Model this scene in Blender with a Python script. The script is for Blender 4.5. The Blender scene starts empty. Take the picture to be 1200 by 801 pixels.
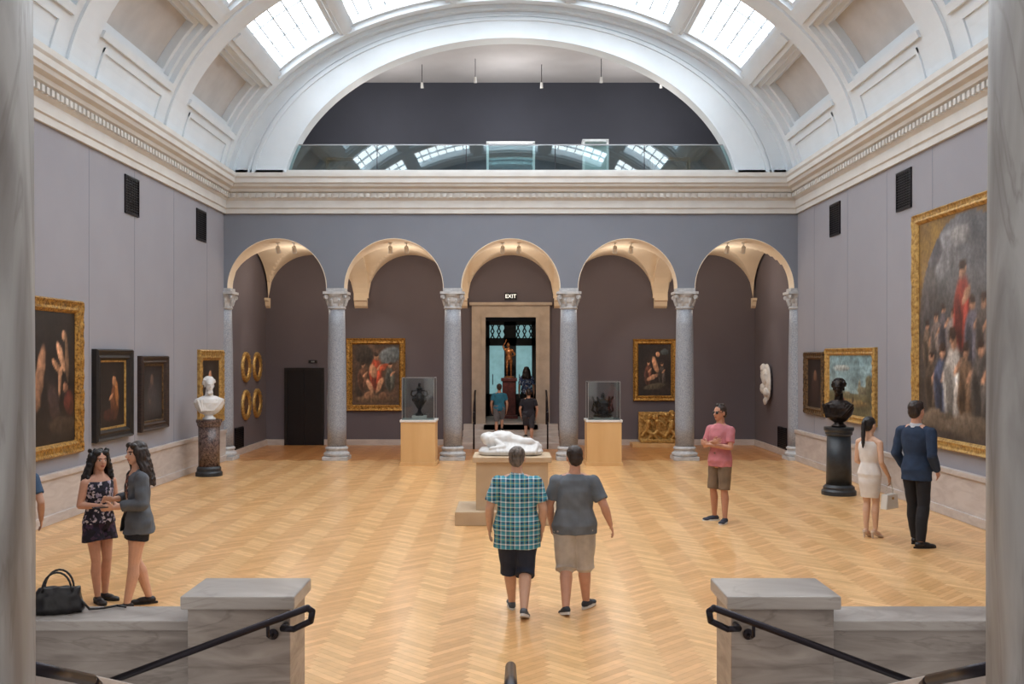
import bpy, bmesh, math, random
import numpy as np
from mathutils import Vector, Matrix, noise
from mathutils.geometry import tessellate_polygon
random.seed(7)
PI=math.pi
C=bpy.context.scene.collection
F=1167.0; HC=2.45; VX=598.5; VY=418.0
def V(*a): return Vector(a)
def fl(x,y):
    Y=HC*F/(y-VY); return ((x-VX)*Y/F, Y)
# ---------------------------------------------------------------- materials
def lin(c):
    r=[]
    for v in c[:3]:
        v=v/255.0
        r.append(v/12.92 if v<=.04045 else ((v+.055)/1.055)**2.4)
    return (r[0],r[1],r[2],1)
def mat(name,c,rough=.6,metal=0,c2=None,scale=5,bump=0,stretch=(1,1,1),detail=4,lo=.35,hi=.65,emis=None,estr=0,dist=0,coat=0,vein=None,vscale=1.5,vw=.035,vk=.75):
    m=bpy.data.materials.new(name); m.use_nodes=True; nt=m.node_tree; N=nt.nodes; L=nt.links
    b=N['Principled BSDF']
    if c2 is None: c2=[v*.95 for v in c]
    tc=N.new('ShaderNodeTexCoord'); mp=N.new('ShaderNodeMapping'); mp.inputs['Scale'].default_value=stretch
    nz=N.new('ShaderNodeTexNoise'); nz.inputs['Scale'].default_value=scale; nz.inputs['Detail'].default_value=detail; nz.inputs['Distortion'].default_value=dist
    cr=N.new('ShaderNodeValToRGB'); cr.color_ramp.elements[0].position=lo; cr.color_ramp.elements[1].position=hi
    cr.color_ramp.elements[0].color=lin(c2); cr.color_ramp.elements[1].color=lin(c)
    L.new(tc.outputs['Object'],mp.inputs[0]); L.new(mp.outputs[0],nz.inputs['Vector']); L.new(nz.outputs[0],cr.inputs[0])
    out=cr.outputs[0]
    if vein:
        n2=N.new('ShaderNodeTexNoise'); n2.inputs['Scale'].default_value=vscale; n2.inputs['Detail'].default_value=6; n2.inputs['Distortion'].default_value=1.2
        L.new(mp.outputs[0],n2.inputs['Vector'])
        s=N.new('ShaderNodeMath'); s.operation='SUBTRACT'; s.inputs[1].default_value=.5; a=N.new('ShaderNodeMath'); a.operation='ABSOLUTE'
        mr=N.new('ShaderNodeMapRange'); mr.inputs[1].default_value=0; mr.inputs[2].default_value=vw; mr.inputs[3].default_value=vk; mr.inputs[4].default_value=0
        mx=N.new('ShaderNodeMix'); mx.data_type='RGBA'
        L.new(n2.outputs[0],s.inputs[0]); L.new(s.outputs[0],a.inputs[0]); L.new(a.outputs[0],mr.inputs[0]); L.new(mr.outputs[0],mx.inputs[0]); L.new(out,mx.inputs[6]); mx.inputs[7].default_value=lin(vein); out=mx.outputs[2]
    L.new(out,b.inputs['Base Color'])
    b.inputs['Roughness'].default_value=rough; b.inputs['Metallic'].default_value=metal
    if coat: b.inputs['Coat Weight'].default_value=coat
    if bump:
        bp=N.new('ShaderNodeBump'); bp.inputs['Strength'].default_value=bump; bp.inputs['Distance'].default_value=.02
        L.new(nz.outputs[0],bp.inputs['Height']); L.new(bp.outputs[0],b.inputs['Normal'])
    if emis:
        b.inputs['Emission Color'].default_value=lin(emis); b.inputs['Emission Strength'].default_value=estr
    return m
def colmat(name,rough=.6,nscale=30,amt=.12,coat=0):
    m=bpy.data.materials.new(name); m.use_nodes=True; nt=m.node_tree; N=nt.nodes; L=nt.links
    b=N['Principled BSDF']; at=N.new('ShaderNodeAttribute'); at.attribute_name='Col'
    tc=N.new('ShaderNodeTexCoord'); nz=N.new('ShaderNodeTexNoise'); nz.inputs['Scale'].default_value=nscale
    mr=N.new('ShaderNodeMapRange'); mr.inputs[1].default_value=.3; mr.inputs[2].default_value=.7; mr.inputs[3].default_value=1-amt; mr.inputs[4].default_value=1+amt
    mx=N.new('ShaderNodeVectorMath'); mx.operation='SCALE'
    L.new(tc.outputs['Object'],nz.inputs['Vector']); L.new(nz.outputs[0],mr.inputs[0]); L.new(at.outputs['Color'],mx.inputs[0]); L.new(mr.outputs[0],mx.inputs['Scale'])
    L.new(mx.outputs[0],b.inputs['Base Color']); b.inputs['Roughness'].default_value=rough
    if coat: b.inputs['Coat Weight'].default_value=coat; b.inputs['Coat Roughness'].default_value=.2
    return m
def pattern(name,cols,scale=30,rough=.8):
    m=bpy.data.materials.new(name); m.use_nodes=True; nt=m.node_tree; N=nt.nodes; L=nt.links
    b=N['Principled BSDF']; tc=N.new('ShaderNodeTexCoord'); vo=N.new('ShaderNodeTexVoronoi'); vo.inputs['Scale'].default_value=scale
    sp=N.new('ShaderNodeSeparateColor'); cr=N.new('ShaderNodeValToRGB'); cr.color_ramp.interpolation='CONSTANT'
    e=cr.color_ramp.elements
    e[0].position=0; e[0].color=lin(cols[0]); e[1].position=1/len(cols); e[1].color=lin(cols[1])
    for i,c in enumerate(cols[2:]):
        x=e.new((i+2)/len(cols)); x.color=lin(c)
    L.new(tc.outputs['Object'],vo.inputs['Vector']); L.new(vo.outputs['Color'],sp.inputs[0]); L.new(sp.outputs[0],cr.inputs[0]); L.new(cr.outputs[0],b.inputs['Base Color'])
    b.inputs['Roughness'].default_value=rough
    return m
def plaid(name,k,stops):
    m=bpy.data.materials.new(name); m.use_nodes=True; nt=m.node_tree; N=nt.nodes; L=nt.links
    b=N['Principled BSDF']; tc=N.new('ShaderNodeTexCoord'); sp=N.new('ShaderNodeSeparateXYZ'); L.new(tc.outputs['Object'],sp.inputs[0])
    outs=[]
    for ax in (0,2):
        a=N.new('ShaderNodeMath'); a.operation='MULTIPLY'; a.inputs[1].default_value=k
        f=N.new('ShaderNodeMath'); f.operation='FRACT'
        cr=N.new('ShaderNodeValToRGB'); cr.color_ramp.interpolation='CONSTANT'; e=cr.color_ramp.elements
        e[0].position=stops[0][0]; e[0].color=lin(stops[0][1]); e[1].position=stops[1][0]; e[1].color=lin(stops[1][1])
        for p,c in stops[2:]:
            x=e.new(p); x.color=lin(c)
        L.new(sp.outputs[ax],a.inputs[0]); L.new(a.outputs[0],f.inputs[0]); L.new(f.outputs[0],cr.inputs[0]); outs.append(cr)
    mx=N.new('ShaderNodeMix'); mx.data_type='RGBA'; mx.inputs[0].default_value=.5
    L.new(outs[0].outputs[0],mx.inputs[6]); L.new(outs[1].outputs[0],mx.inputs[7]); L.new(mx.outputs[2],b.inputs['Base Color'])
    b.inputs['Roughness'].default_value=.85
    return m
def glassmat(name,tint=(235,245,245),alpha=.12,rough=.02):
    m=bpy.data.materials.new(name); m.use_nodes=True; nt=m.node_tree; N=nt.nodes; L=nt.links
    out=N['Material Output']; N.remove(N['Principled BSDF'])
    tr=N.new('ShaderNodeBsdfTransparent'); tr.inputs[0].default_value=lin(tint)
    gl=N.new('ShaderNodeBsdfGlossy'); gl.inputs['Roughness'].default_value=rough
    fr=N.new('ShaderNodeFresnel'); fr.inputs[0].default_value=1.5
    ad=N.new('ShaderNodeMath'); ad.operation='ADD'; ad.inputs[1].default_value=alpha
    mx=N.new('ShaderNodeMixShader'); L.new(fr.outputs[0],ad.inputs[0]); L.new(ad.outputs[0],mx.inputs[0]); L.new(tr.outputs[0],mx.inputs[1]); L.new(gl.outputs[0],mx.inputs[2]); L.new(mx.outputs[0],out.inputs[0])
    return m
M={}
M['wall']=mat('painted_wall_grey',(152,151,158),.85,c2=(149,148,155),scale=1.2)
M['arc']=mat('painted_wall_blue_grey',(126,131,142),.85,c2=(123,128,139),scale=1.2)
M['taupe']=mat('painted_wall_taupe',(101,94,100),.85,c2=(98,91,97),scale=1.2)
M['white']=mat('white_plaster',(222,229,234),.7,c2=(218,225,230),scale=2)
M['coffer']=mat('beige_plaster',(200,197,194),.8,scale=2)
M['cornice']=mat('limestone_cornice',(211,210,206),.7,c2=(204,202,198),scale=2.5)
M['cream']=mat('cream_plaster',(238,222,198),.75,c2=(233,216,190),scale=2)
M['col']=mat('grey_granite',(170,174,181),.45,c2=(136,141,150),scale=40,detail=8)
M['capst']=mat('pale_limestone',(196,196,196),.6,c2=(172,172,173),scale=12)
M['wains']=mat('pink_travertine',(202,193,187),.4,c2=(186,175,169),scale=1.6,stretch=(1,1,4),dist=1.5)
M['portal']=mat('buff_stone',(186,172,156),.6,c2=(172,158,143),scale=4)
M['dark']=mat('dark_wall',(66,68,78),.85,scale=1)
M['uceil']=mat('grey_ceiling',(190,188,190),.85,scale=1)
M['grout']=mat('floor_seam',(170,118,72),.6)
M['floor']=colmat('oak_herringbone',.30,nscale=9,amt=.06,coat=.22)
M['marbled']=mat('veined_grey_marble',(172,172,172),.4,c2=(122,118,116),scale=2.4,stretch=(2.4,2.4,.45),detail=11,dist=.8,lo=.36,hi=.64,vein=(104,96,90),vscale=1.8,vw=.03,vk=.4)
M['stone']=mat('veined_brown_grey_marble',(164,155,148),.35,c2=(124,114,108),scale=2.6,stretch=(.55,1,3.2),detail=11,dist=.9,lo=.36,hi=.66,vein=(96,86,80),vscale=1.5,vw=.02,vk=.4)
M['stonecap']=mat('veined_pale_marble',(176,170,165),.3,c2=(146,138,133),scale=2.2,stretch=(.6,1,3),detail=10,dist=.9,lo=.35,hi=.65,vein=(120,110,104),vscale=1.3,vw=.015,vk=.35)
M['metal']=mat('dark_bronze_metal',(44,40,46),.35,.8,scale=20)
M['gold']=mat('gilt_carved_wood',(190,145,72),.42,.55,c2=(96,66,30),scale=26,bump=.6,detail=6,lo=.3,hi=.6)
M['gold2']=mat('bright_gilt_wood',(206,168,100),.42,.5,c2=(146,108,56),scale=18,bump=.4,lo=.3,hi=.6)
M['oldgold']=mat('aged_gilt_wood',(116,90,58),.5,.4,c2=(60,44,30),scale=22,bump=.5)
M['blackwood']=mat('black_frame_wood',(30,25,25),.5,c2=(18,15,16),scale=10)
M['brownwood']=mat('dark_brown_wood',(56,38,30),.5,c2=(34,23,20),scale=10,stretch=(1,1,5))
M['canvas']=colmat('oil_paint_canvas',.45,nscale=14,amt=.25,coat=.1)
M['bronze']=mat('dark_bronze',(52,44,40),.32,.75,c2=(26,22,21),scale=14,bump=.2)
M['bronzeg']=mat('golden_bronze',(190,120,66),.4,.5,c2=(125,70,36),scale=14,bump=.2)
M['marblew']=mat('white_marble',(226,225,223),.4,c2=(212,210,207),scale=6,detail=6)
M['redmarble']=mat('mottled_red_marble',(120,100,94),.25,c2=(60,46,46),scale=14,detail=7,dist=2,lo=.38,hi=.6)
M['slate']=mat('dark_green_slate',(46,52,58),.4,c2=(34,38,44),scale=9)
M['plinth']=mat('maple_plinth',(224,184,128),.5,c2=(214,170,114),scale=3,stretch=(1,1,.15))
M['plinthtan']=mat('tan_painted_plinth',(196,172,142),.6,c2=(187,162,132),scale=3)
M['glass']=glassmat('clear_glass',alpha=.03)
M['glassb']=glassmat('balustrade_glass',tint=(205,228,230),alpha=.12)
M['steel']=mat('brushed_steel',(170,172,175),.3,.9)
M['sky']=mat('luminous_skylight_glass',(250,252,255),.4,emis=(243,249,255),estr=5.3)
M['bar']=mat('white_glazing_bar',(196,208,216),.6)
M['black']=mat('matt_black',(24,22,24),.6)
M['elev']=mat('dark_elevator_panel',(34,31,33),.4,.3)
M['doorglass']=mat('daylit_door_glass',(110,150,160),.2,c2=(70,100,100),scale=3,emis=(150,200,205),estr=.5)
M['lampw']=mat('white_enamel',(235,235,232),.4)
M['exitw']=mat('exit_lettering',(240,240,235),.5,emis=(240,240,230),estr=1.2)
M['red']=mat('dark_red_stone',(110,44,36),.4,c2=(80,30,26),scale=10)
M['case']=mat('white_case_lining',(235,238,240),.6)
M['white_p']=mat('white_painted_block',(230,228,224),.6)
# ---------------------------------------------------------------- mesh helpers
class _VN:
    def __init__(s,b): s.b=b
    def new(s,co): s.b.v.append((co[0],co[1],co[2])); return len(s.b.v)-1
class _FN:
    def __init__(s,b): s.b=b
    def new(s,f): s.b.f.append(tuple(f)); return None
class B:
    def __init__(s): s.v=[]; s.f=[]; s.verts=_VN(s); s.faces=_FN(s)
    def add(s,vs,fs):
        n=len(s.v); s.v.extend(map(tuple,vs)); s.f.extend([tuple(i+n for i in f) for f in fs])
    def mesh(s,name='m',fix=True):
        me=bpy.data.meshes.new(name); me.from_pydata(s.v,[],s.f); me.update()
        if fix:
            b=bmesh.new(); b.from_mesh(me); bmesh.ops.recalc_face_normals(b,faces=b.faces); b.to_mesh(me); b.free()
        return me
def nb(): return B()
def box(bm,x0,x1,y0,y1,z0,z1):
    bm.add([(x,y,z) for x in (x0,x1) for y in (y0,y1) for z in (z0,z1)],((0,1,3,2),(4,6,7,5),(0,4,5,1),(2,3,7,6),(0,2,6,4),(1,5,7,3)))
def prism(bm,pts,axis,a,b):
    def mk(p,t):
        if axis=='y': return (p[0],t,p[1])
        if axis=='x': return (t,p[0],p[1])
        return (p[0],p[1],t)
    n=len(pts); vs=[mk(p,a) for p in pts]+[mk(p,b) for p in pts]
    fs=[(i,i+n,(i+1)%n+n,(i+1)%n) for i in range(n)]
    for t in tessellate_polygon([[Vector((p[0],p[1],0)) for p in pts]]):
        fs.append(tuple(t)); fs.append((t[2]+n,t[1]+n,t[0]+n))
    bm.add(vs,fs)
_sp={}
def unit(u,v):
    if (u,v) in _sp: return _sp[(u,v)]
    vs=[(0,0,1)]
    for j in range(1,v):
        t=PI*j/v
        for i in range(u): a=2*PI*i/u; vs.append((math.sin(t)*math.cos(a),math.sin(t)*math.sin(a),math.cos(t)))
    vs.append((0,0,-1)); fs=[]
    for i in range(u): fs.append((0,1+i,1+(i+1)%u))
    for j in range(v-2):
        for i in range(u):
            a=1+j*u; fs.append((a+i,a+u+i,a+u+(i+1)%u,a+(i+1)%u))
    a=1+(v-2)*u; e=len(vs)-1
    for i in range(u): fs.append((a+i,e,a+(i+1)%u))
    _sp[(u,v)]=(np.array(vs),fs); return _sp[(u,v)]
def ell(bm,c,r,R=None,u=16,v=10):
    vs,fs=unit(u,v); q=vs*np.array([r[0],r[1],r[2]])
    if R is not None: q=q@np.array(R).T
    bm.add((q+np.array([c[0],c[1],c[2]])).tolist(),fs)
def frus(bm,p0,p1,r0,r1,n=14):
    p0=Vector(p0); p1=Vector(p1); d=p1-p0
    if d.length<1e-5: return
    R=d.to_track_quat('Z','Y').to_matrix(); ex=R.col[0]; ey=R.col[1]
    vs=[]
    for p,r in ((p0,r0),(p1,r1)):
        for i in range(n):
            a=2*PI*i/n; vs.append(tuple(p+ex*(r*math.cos(a))+ey*(r*math.sin(a))))
    fs=[(i,(i+1)%n,(i+1)%n+n,i+n) for i in range(n)]+[tuple(range(n))[::-1],tuple(range(n,2*n))]
    bm.add(vs,fs)
def cap(bm,p0,p1,r0,r1,n=12):
    frus(bm,p0,p1,r0,r1,n)
    for p,r in ((p0,r0),(p1,r1)): ell(bm,Vector(p),(r,r,r),None,n,8)
def tube(bm,pts,r,n=12):
    for a,b in zip(pts,pts[1:]): frus(bm,a,b,r,r,n)
    for p in pts: ell(bm,Vector(p),(r,r,r),None,n,8)
def lathe(bm,prof,n=32,c=(0,0,0)):
    rings=[]
    for r,z in prof:
        rings.append([bm.verts.new((c[0]+r*math.cos(2*PI*i/n),c[1]+r*math.sin(2*PI*i/n),c[2]+z)) for i in range(n)])
    for a,b in zip(rings,rings[1:]):
        for i in range(n): bm.faces.new((a[i],a[(i+1)%n],b[(i+1)%n],b[i]))
    bm.faces.new(rings[0][::-1]); bm.faces.new(rings[-1])
def loft(bm,rings,n=24,ex=1.0):
    R=[]
    for (c,a,b) in rings:
        r=[]
        for i in range(n):
            t=2*PI*i/n; ct=math.cos(t); st=math.sin(t)
            ct=math.copysign(abs(ct)**ex,ct); st=math.copysign(abs(st)**ex,st)
            r.append(bm.verts.new((c[0]+a*ct,c[1]+b*st,c[2])))
        R.append(r)
    for a,b in zip(R,R[1:]):
        for i in range(n): bm.faces.new((a[i],a[(i+1)%n],b[(i+1)%n],b[i]))
    bm.faces.new(R[0][::-1]); bm.faces.new(R[-1])
def obj(name,bm,m=None,parent=None,smooth=False,bevel=0,me=None):
    if me is None: me=bm.mesh(name)
    if m: 
        me.materials.clear(); me.materials.append(m)
    if smooth: me.polygons.foreach_set('use_smooth',[True]*len(me.polygons))
    o=bpy.data.objects.new(name,me); C.objects.link(o)
    if parent: o.parent=parent
    if bevel:
        b=o.modifiers.new('bevel','BEVEL'); b.width=bevel; b.segments=2; b.limit_method='ANGLE'
    return o
TS=bpy.data.scenes.new('scratch')
def remesh(bm,vox,it=3,wr=0,wf=10,seed=0,fac=.5):
    me=bm.mesh('t',False)
    o=bpy.data.objects.new('t',me); TS.collection.objects.link(o)
    r=o.modifiers.new('r','REMESH'); r.mode='VOXEL'; r.voxel_size=vox; r.use_smooth_shade=True
    s=o.modifiers.new('s','SMOOTH'); s.factor=fac; s.iterations=it
    vl=TS.view_layers[0]; vl.update(); dg=vl.depsgraph; n=bpy.data.meshes.new_from_object(o.evaluated_get(dg))
    bpy.data.objects.remove(o); bpy.data.meshes.remove(me)
    nv=len(n.vertices)
    if wr and nv:
        co=np.empty(nv*3); n.vertices.foreach_get('co',co); co=co.reshape(-1,3)
        no=np.empty(nv*3); n.vertices.foreach_get('normal',no); no=no.reshape(-1,3)
        x,y,z=co[:,0]*wf,co[:,1]*wf,co[:,2]*wf
        w1=np.sin(x*1.3+1.7*np.sin(z*1.1+seed)+y*.9+seed); w2=np.sin(z*1.5+1.4*np.sin(x*1.7+seed*2)+y*1.2); w3=np.sin(x*2.9+z*2.3+2*np.sin(y*2.1+z*.8+seed))
        d=(w1*w2+.45*w3*w1)*.6*wr
        co=co+no*d[:,None]; n.vertices.foreach_set('co',co.ravel())
    n.polygons.foreach_set('use_smooth',[True]*len(n.polygons)); n.update()
    return n
def thing(name,label,cat,loc=(0,0,0),rot=0,group=None):
    o=bpy.data.objects.new(name,None); C.objects.link(o); o.empty_display_size=.1
    o.location=loc; o.rotation_euler=(0,0,rot); tag(o,label,cat,group); return o
def tag(o,label,cat,group=None):
    o['label']=label; o['category']=cat
    if group: o['group']=group
    return o
def struct(name,bm,m,smooth=False,parent=None,bevel=0):
    o=obj(name,bm,m,parent,smooth,bevel)
    if not parent: o['kind']='structure'
    return o
def duptree(o,parent=None):
    c=o.copy(); C.objects.link(c)
    if parent: c.parent=parent
    for ch in list(o.children): duptree(ch,c)
    return c
trim_n=[0]
def trim(bm,m,smooth=False):
    trim_n[0]+=1; return struct('trim_%d'%trim_n[0],bm,m,smooth)
# ================================================================ ROOM
HW=6.8; YB=23.6; YF=6.0; YL=27.7
bm=nb(); box(bm,-HW,HW,6.75,27.7,-.2,-.002); box(bm,-1.35,1.35,4.6,6.75,-.2,-.002)
fo=struct('floor',bm,M['grout'])
def herring():
    n=6; W=.074; verts=[]; faces=[]; cols=[]
    g=.001
    ca=math.cos(PI/4); sa=math.sin(PI/4)
    def put(x0,y0,w,h,kind):
        cx=(x0+w/2)*W; cy=(y0+h/2)*W; cx,cy=ca*cx-sa*cy,sa*cx+ca*cy+16
        if abs(cx)>HW+.15 or cy<4.5 or cy>YL+.1: return
        if cy<6.75 and abs(cx)>1.4: return
        P=[(x0*W+g,y0*W+g),((x0+w)*W-g,y0*W+g),((x0+w)*W-g,(y0+h)*W-g),(x0*W+g,(y0+h)*W-g)]
        Q=[(ca*x-sa*y, sa*x+ca*y+16) for x,y in P]
        lim=HW if cy>=6.9 else 1.35
        b=len(verts)
        for x,y in Q: verts.append((max(-lim,min(lim,x)),max(4.6,min(YL,y)),0.0))
        faces.append((b,b+1,b+2,b+3))
        base=(234,186,128) if kind else (225,173,115)
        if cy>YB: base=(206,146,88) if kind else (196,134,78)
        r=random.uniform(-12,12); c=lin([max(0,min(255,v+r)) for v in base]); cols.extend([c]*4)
    for m in range(-20,21):
        for k in range(-230,231):
            put(k+n*m,k-n*m,n,1,0); put(k+n*m,k+1-n*m,1,n,1)
    me=bpy.data.meshes.new('floor'); me.from_pydata(verts,[],faces)
    a=me.color_attributes.new('Col','FLOAT_COLOR','CORNER')
    a.data.foreach_set('color',np.array(cols).ravel())
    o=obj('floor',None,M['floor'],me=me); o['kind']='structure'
herring()
for s,nm in ((-1,'wall_left'),(1,'wall_right')):
    bm=nb(); x0,x1=sorted((s*HW,s*(HW+.4))); box(bm,x0,x1,YF,YB+.4,-.2,6.8); struct(nm,bm,M['wall'])
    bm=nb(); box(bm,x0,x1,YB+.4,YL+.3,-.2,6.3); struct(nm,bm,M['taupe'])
    bm=nb(); a,b=sorted((s*HW,s*(HW-.06))); box(bm,a,b,6.75,YB-.02,0,.66); a,b=sorted((s*HW,s*(HW-.09))); box(bm,a,b,6.75,YB-.02,.66,.74); box(bm,a,b,6.75,YB-.02,0,.14)
    o=struct('baseboard_'+('left' if s<0 else 'right'),bm,M['wains'],bevel=.008)
    bm=nb(); a,b=sorted((s*HW,s*(HW-.003)))
    for y in (9.1,11.5,13.9,16.05,18.0,20.1,22.3): box(bm,a,b,y,y+.008,.74,5.85)
    trim(bm,M['arc'])
cs=(-5.54,-2.77,0,2.77,5.54); ra=1.18; zs=4.08
pts=[(-HW,6.8),(-HW,zs)]
for c in cs:
    for i in range(33):
        t=PI-PI*i/32; x=c+ra*math.cos(t)
        pts.append((max(-HW+.0,min(HW,x)),zs+ra*math.sin(t)))
pts+=[(HW,zs),(HW,6.8)]
q=[pts[0]]
for p in pts[1:]:
    if abs(p[0]-q[-1][0])+abs(p[1]-q[-1][1])>1e-4: q.append(p)
bm=nb(); prism(bm,q,'y',YB,YB+.4); struct('wall_back',bm,M['arc'])
for c in cs:
    bm=nb(); n=40; R0,R1=ra+.0,ra-.014
    pp=[(c+R0*math.cos(PI*i/n),zs+R0*math.sin(PI*i/n)) for i in range(n+1)]+[(c+R1*math.cos(PI*i/n),zs+R1*math.sin(PI*i/n)) for i in range(n,-1,-1)]
    prism(bm,pp,'y',YB-.004,YB+.42); trim(bm,M['cream'])
y0,y1=YB+.4,YL; ym=(y0+y1)/2; hy=(y1-y0)/2
for c in cs:
    bm=nb(); n=28; G=[]
    for j in range(n+1):
        v=-1+2*j/n; row=[]
        for i in range(n+1):
            u=-1+2*i/n; z=zs+1.2*max(math.sqrt(max(0,1-u*u)),math.sqrt(max(0,1-v*v)))
            row.append(bm.verts.new((c+u*1.2,ym+v*hy,z)))
        G.append(row)
    for j in range(n):
        for i in range(n): bm.faces.new((G[j][i],G[j][i+1],G[j+1][i+1],G[j+1][i]))
    struct('ceiling',bm,M['cream'])
for c in (-4.155,-1.385,1.385,4.155):
    bm=nb(); n=24
    pp=[(y0,5.35),(y0,zs)]+[(ym+(hy-.05)*math.cos(PI-PI*i/n),zs+1.10*math.sin(PI*i/n)) for i in range(n+1)]+[(y1,zs),(y1,5.35)]
    prism(bm,pp,'x',c-.205,c+.205); trim(bm,M['cream'])
    bm=nb(); prism(bm,[(YL,zs),(YL-.22,zs),(YL-.22,zs-.07),(YL-.15,zs-.1),(YL-.1,zs-.22),(YL,zs-.28)],'x',c-.18,c+.18); trim(bm,M['cream'])
for s in (-1,1):
    bm=nb(); a,b=sorted((s*HW,s*(HW-.12))); prism(bm,[(YL,zs),(YL-.22,zs),(YL-.22,zs-.07),(YL-.15,zs-.1),(YL-.1,zs-.22),(YL,zs-.28)],'x',a,b); trim(bm,M['cream'])
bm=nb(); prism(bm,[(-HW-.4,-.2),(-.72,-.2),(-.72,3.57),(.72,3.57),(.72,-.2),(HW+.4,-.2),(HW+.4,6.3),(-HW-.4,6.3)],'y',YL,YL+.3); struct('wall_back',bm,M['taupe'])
bm=nb(); box(bm,-HW,-6.28,YL-.04,YL,0,.16); box(bm,-5.19,-1.3,YL-.04,YL,0,.16); box(bm,1.3,HW,YL-.04,YL,0,.16); box(bm,-HW,-HW+.04,YB+.5,YL,0,.16); box(bm,HW-.04,HW,YB+.5,YL,0,.16)
struct('baseboard_back',bm,M['wains'])
bm=nb(); X0,X1=.70,1.08
prism(bm,[(-X1,0),(-X0,0),(-X0,3.55),(X0,3.55),(X0,0),(X1,0),(X1,3.92),(-X1,3.92)],'y',YL-.12,YL+.02)
prism(bm,[(-X0-.1,0),(-X0,0),(-X0,3.55),(X0,3.55),(X0,0),(X0+.1,0),(X0+.1,3.65),(-X0-.1,3.65)],'y',YL-.16,YL-.1)
box(bm,-X1-.06,X1+.06,YL-.2,YL,3.88,3.96)
trim(bm,M['portal'])
bm=nb(); box(bm,-.75,.75,27.4,31.2,0,.6)
for k in range(4): box(bm,-1.3,1.3,26.5+.3*k,27.71 if k<3 else 27.71,0,.15*(k+1)-.001*k)
struct('floor',bm,M['wains'],bevel=.006)
bm=nb(); box(bm,-1.6,-.95,28.0,31.4,.0,3.8); struct('wall_passage_left',bm,M['dark'])
bm=nb(); box(bm,.95,1.6,28.0,31.4,.0,3.8); struct('wall_passage_right',bm,M['dark'])
bm=nb(); box(bm,-1.6,1.6,28.0,31.4,3.75,3.95); struct('ceiling',bm,M['dark'])
bm=nb(); box(bm,-1.6,1.6,31.2,31.4,0,3.95); struct('wall_passage_end',bm,M['dark'])
d=bpy.data.objects.new('door_1',None); C.objects.link(d); d.location=(0,31.15,.6); d['kind']='structure'
bm=nb()
for x0,x1 in ((-.9,-.66),(-.2,.17),(.66,.9)): box(bm,x0,x1,-.08,.0,0,2.95)
for z0,z1 in ((0,.7),(2.2,2.44),(2.84,2.96)): box(bm,-.9,.9,-.08,0,z0,z1)
obj('door_frame',bm,M['black'],d)
for x in (-.66,.17):
    bm=nb(); box(bm,x,x+.49 if x>0 else x+.46,-.04,-.02,.7,2.2); obj('pane',bm,M['doorglass'],d)
    bm=nb(); tube(bm,[(x+.1,-.1,1.0),(x+.1,-.1,1.3)],.015,8); obj('door_handle',bm,M['steel'],d)
bm=nb(); box(bm,-.82,.82,-.04,-.02,2.44,2.84); tp=obj('transom_pane',bm,M['doorglass'],d)
bm=nb()
for i in range(9):
    x=-.82+i*.2; tube(bm,[(x,-.05,2.44),(x+.1,-.05,2.65),(x,-.05,2.87)],.022,6); tube(bm,[(x+.1,-.05,2.44),(x,-.05,2.65),(x+.1,-.05,2.87)],.022,6)
obj('grille',bm,M['black'],d)
d=bpy.data.objects.new('door_2',None); C.objects.link(d); d.location=(-5.735,YL,0); d['kind']='structure'
bm=nb(); prism(bm,[(-.55,0),(-.48,0),(-.48,2.08),(.48,2.08),(.48,0),(.55,0),(.55,2.15),(-.55,2.15)],'y',-.06,0); obj('door_frame',bm,M['blackwood'],d)
for x in (-.48,.003):
    bm=nb(); box(bm,x,x+.477,-.03,-.005,0,2.08); obj('door_leaf',bm,M['elev'],d)
t=thing('indicator_panel','small black floor indicator above the elevator door','panel',(-5.5,YL,2.32)); bm=nb(); box(bm,-.12,.12,-.03,0,-.04,.04); obj('plate',bm,M['black'],t); bm=nb(); box(bm,-.05,.05,-.034,-.03,-.02,.02); obj('display',bm,M['steel'],t)
t=thing('call_panel','small elevator call panel right of the elevator door','panel',(-5.05,YL,1.1)); bm=nb(); box(bm,-.06,.06,-.02,0,-.12,.3); obj('plate',bm,M['steel'],t); bm=nb(); ell(bm,(0,-.022,.1),(.015,.006,.015)); obj('button',bm,M['red'],t)
prof=[(0,5.84),(.05,5.84),(.05,5.95),(.08,5.97),(.08,6.14),(.11,6.17),(.13,6.2),(.13,6.31),(.2,6.34),(.22,6.4),(.30,6.44),(.32,6.5),(.36,6.52),(.36,6.62),(.39,6.66),(.39,6.75),(0,6.75)]
for s,nm in ((-1,'l'),(1,'r')):
    bm=nb(); prism(bm,[(s*(HW-p),z) for p,z in prof],'y',YF,YB)
    y=YF+.1
    while y<YB-.25:
        a,b=sorted((s*(HW-.12),s*(HW-.19))); box(bm,a,b,y,y+.085,6.205,6.30); y+=.15
    trim(bm,M['cornice'])
bm=nb(); prism(bm,[(YB-p,z) for p,z in prof],'x',-HW,HW)
x=-HW+.25
while x<HW-.25:
    box(bm,x,x+.085,YB-.19,YB-.12,6.205,6.30); x+=.15
trim(bm,M['cornice'])
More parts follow.
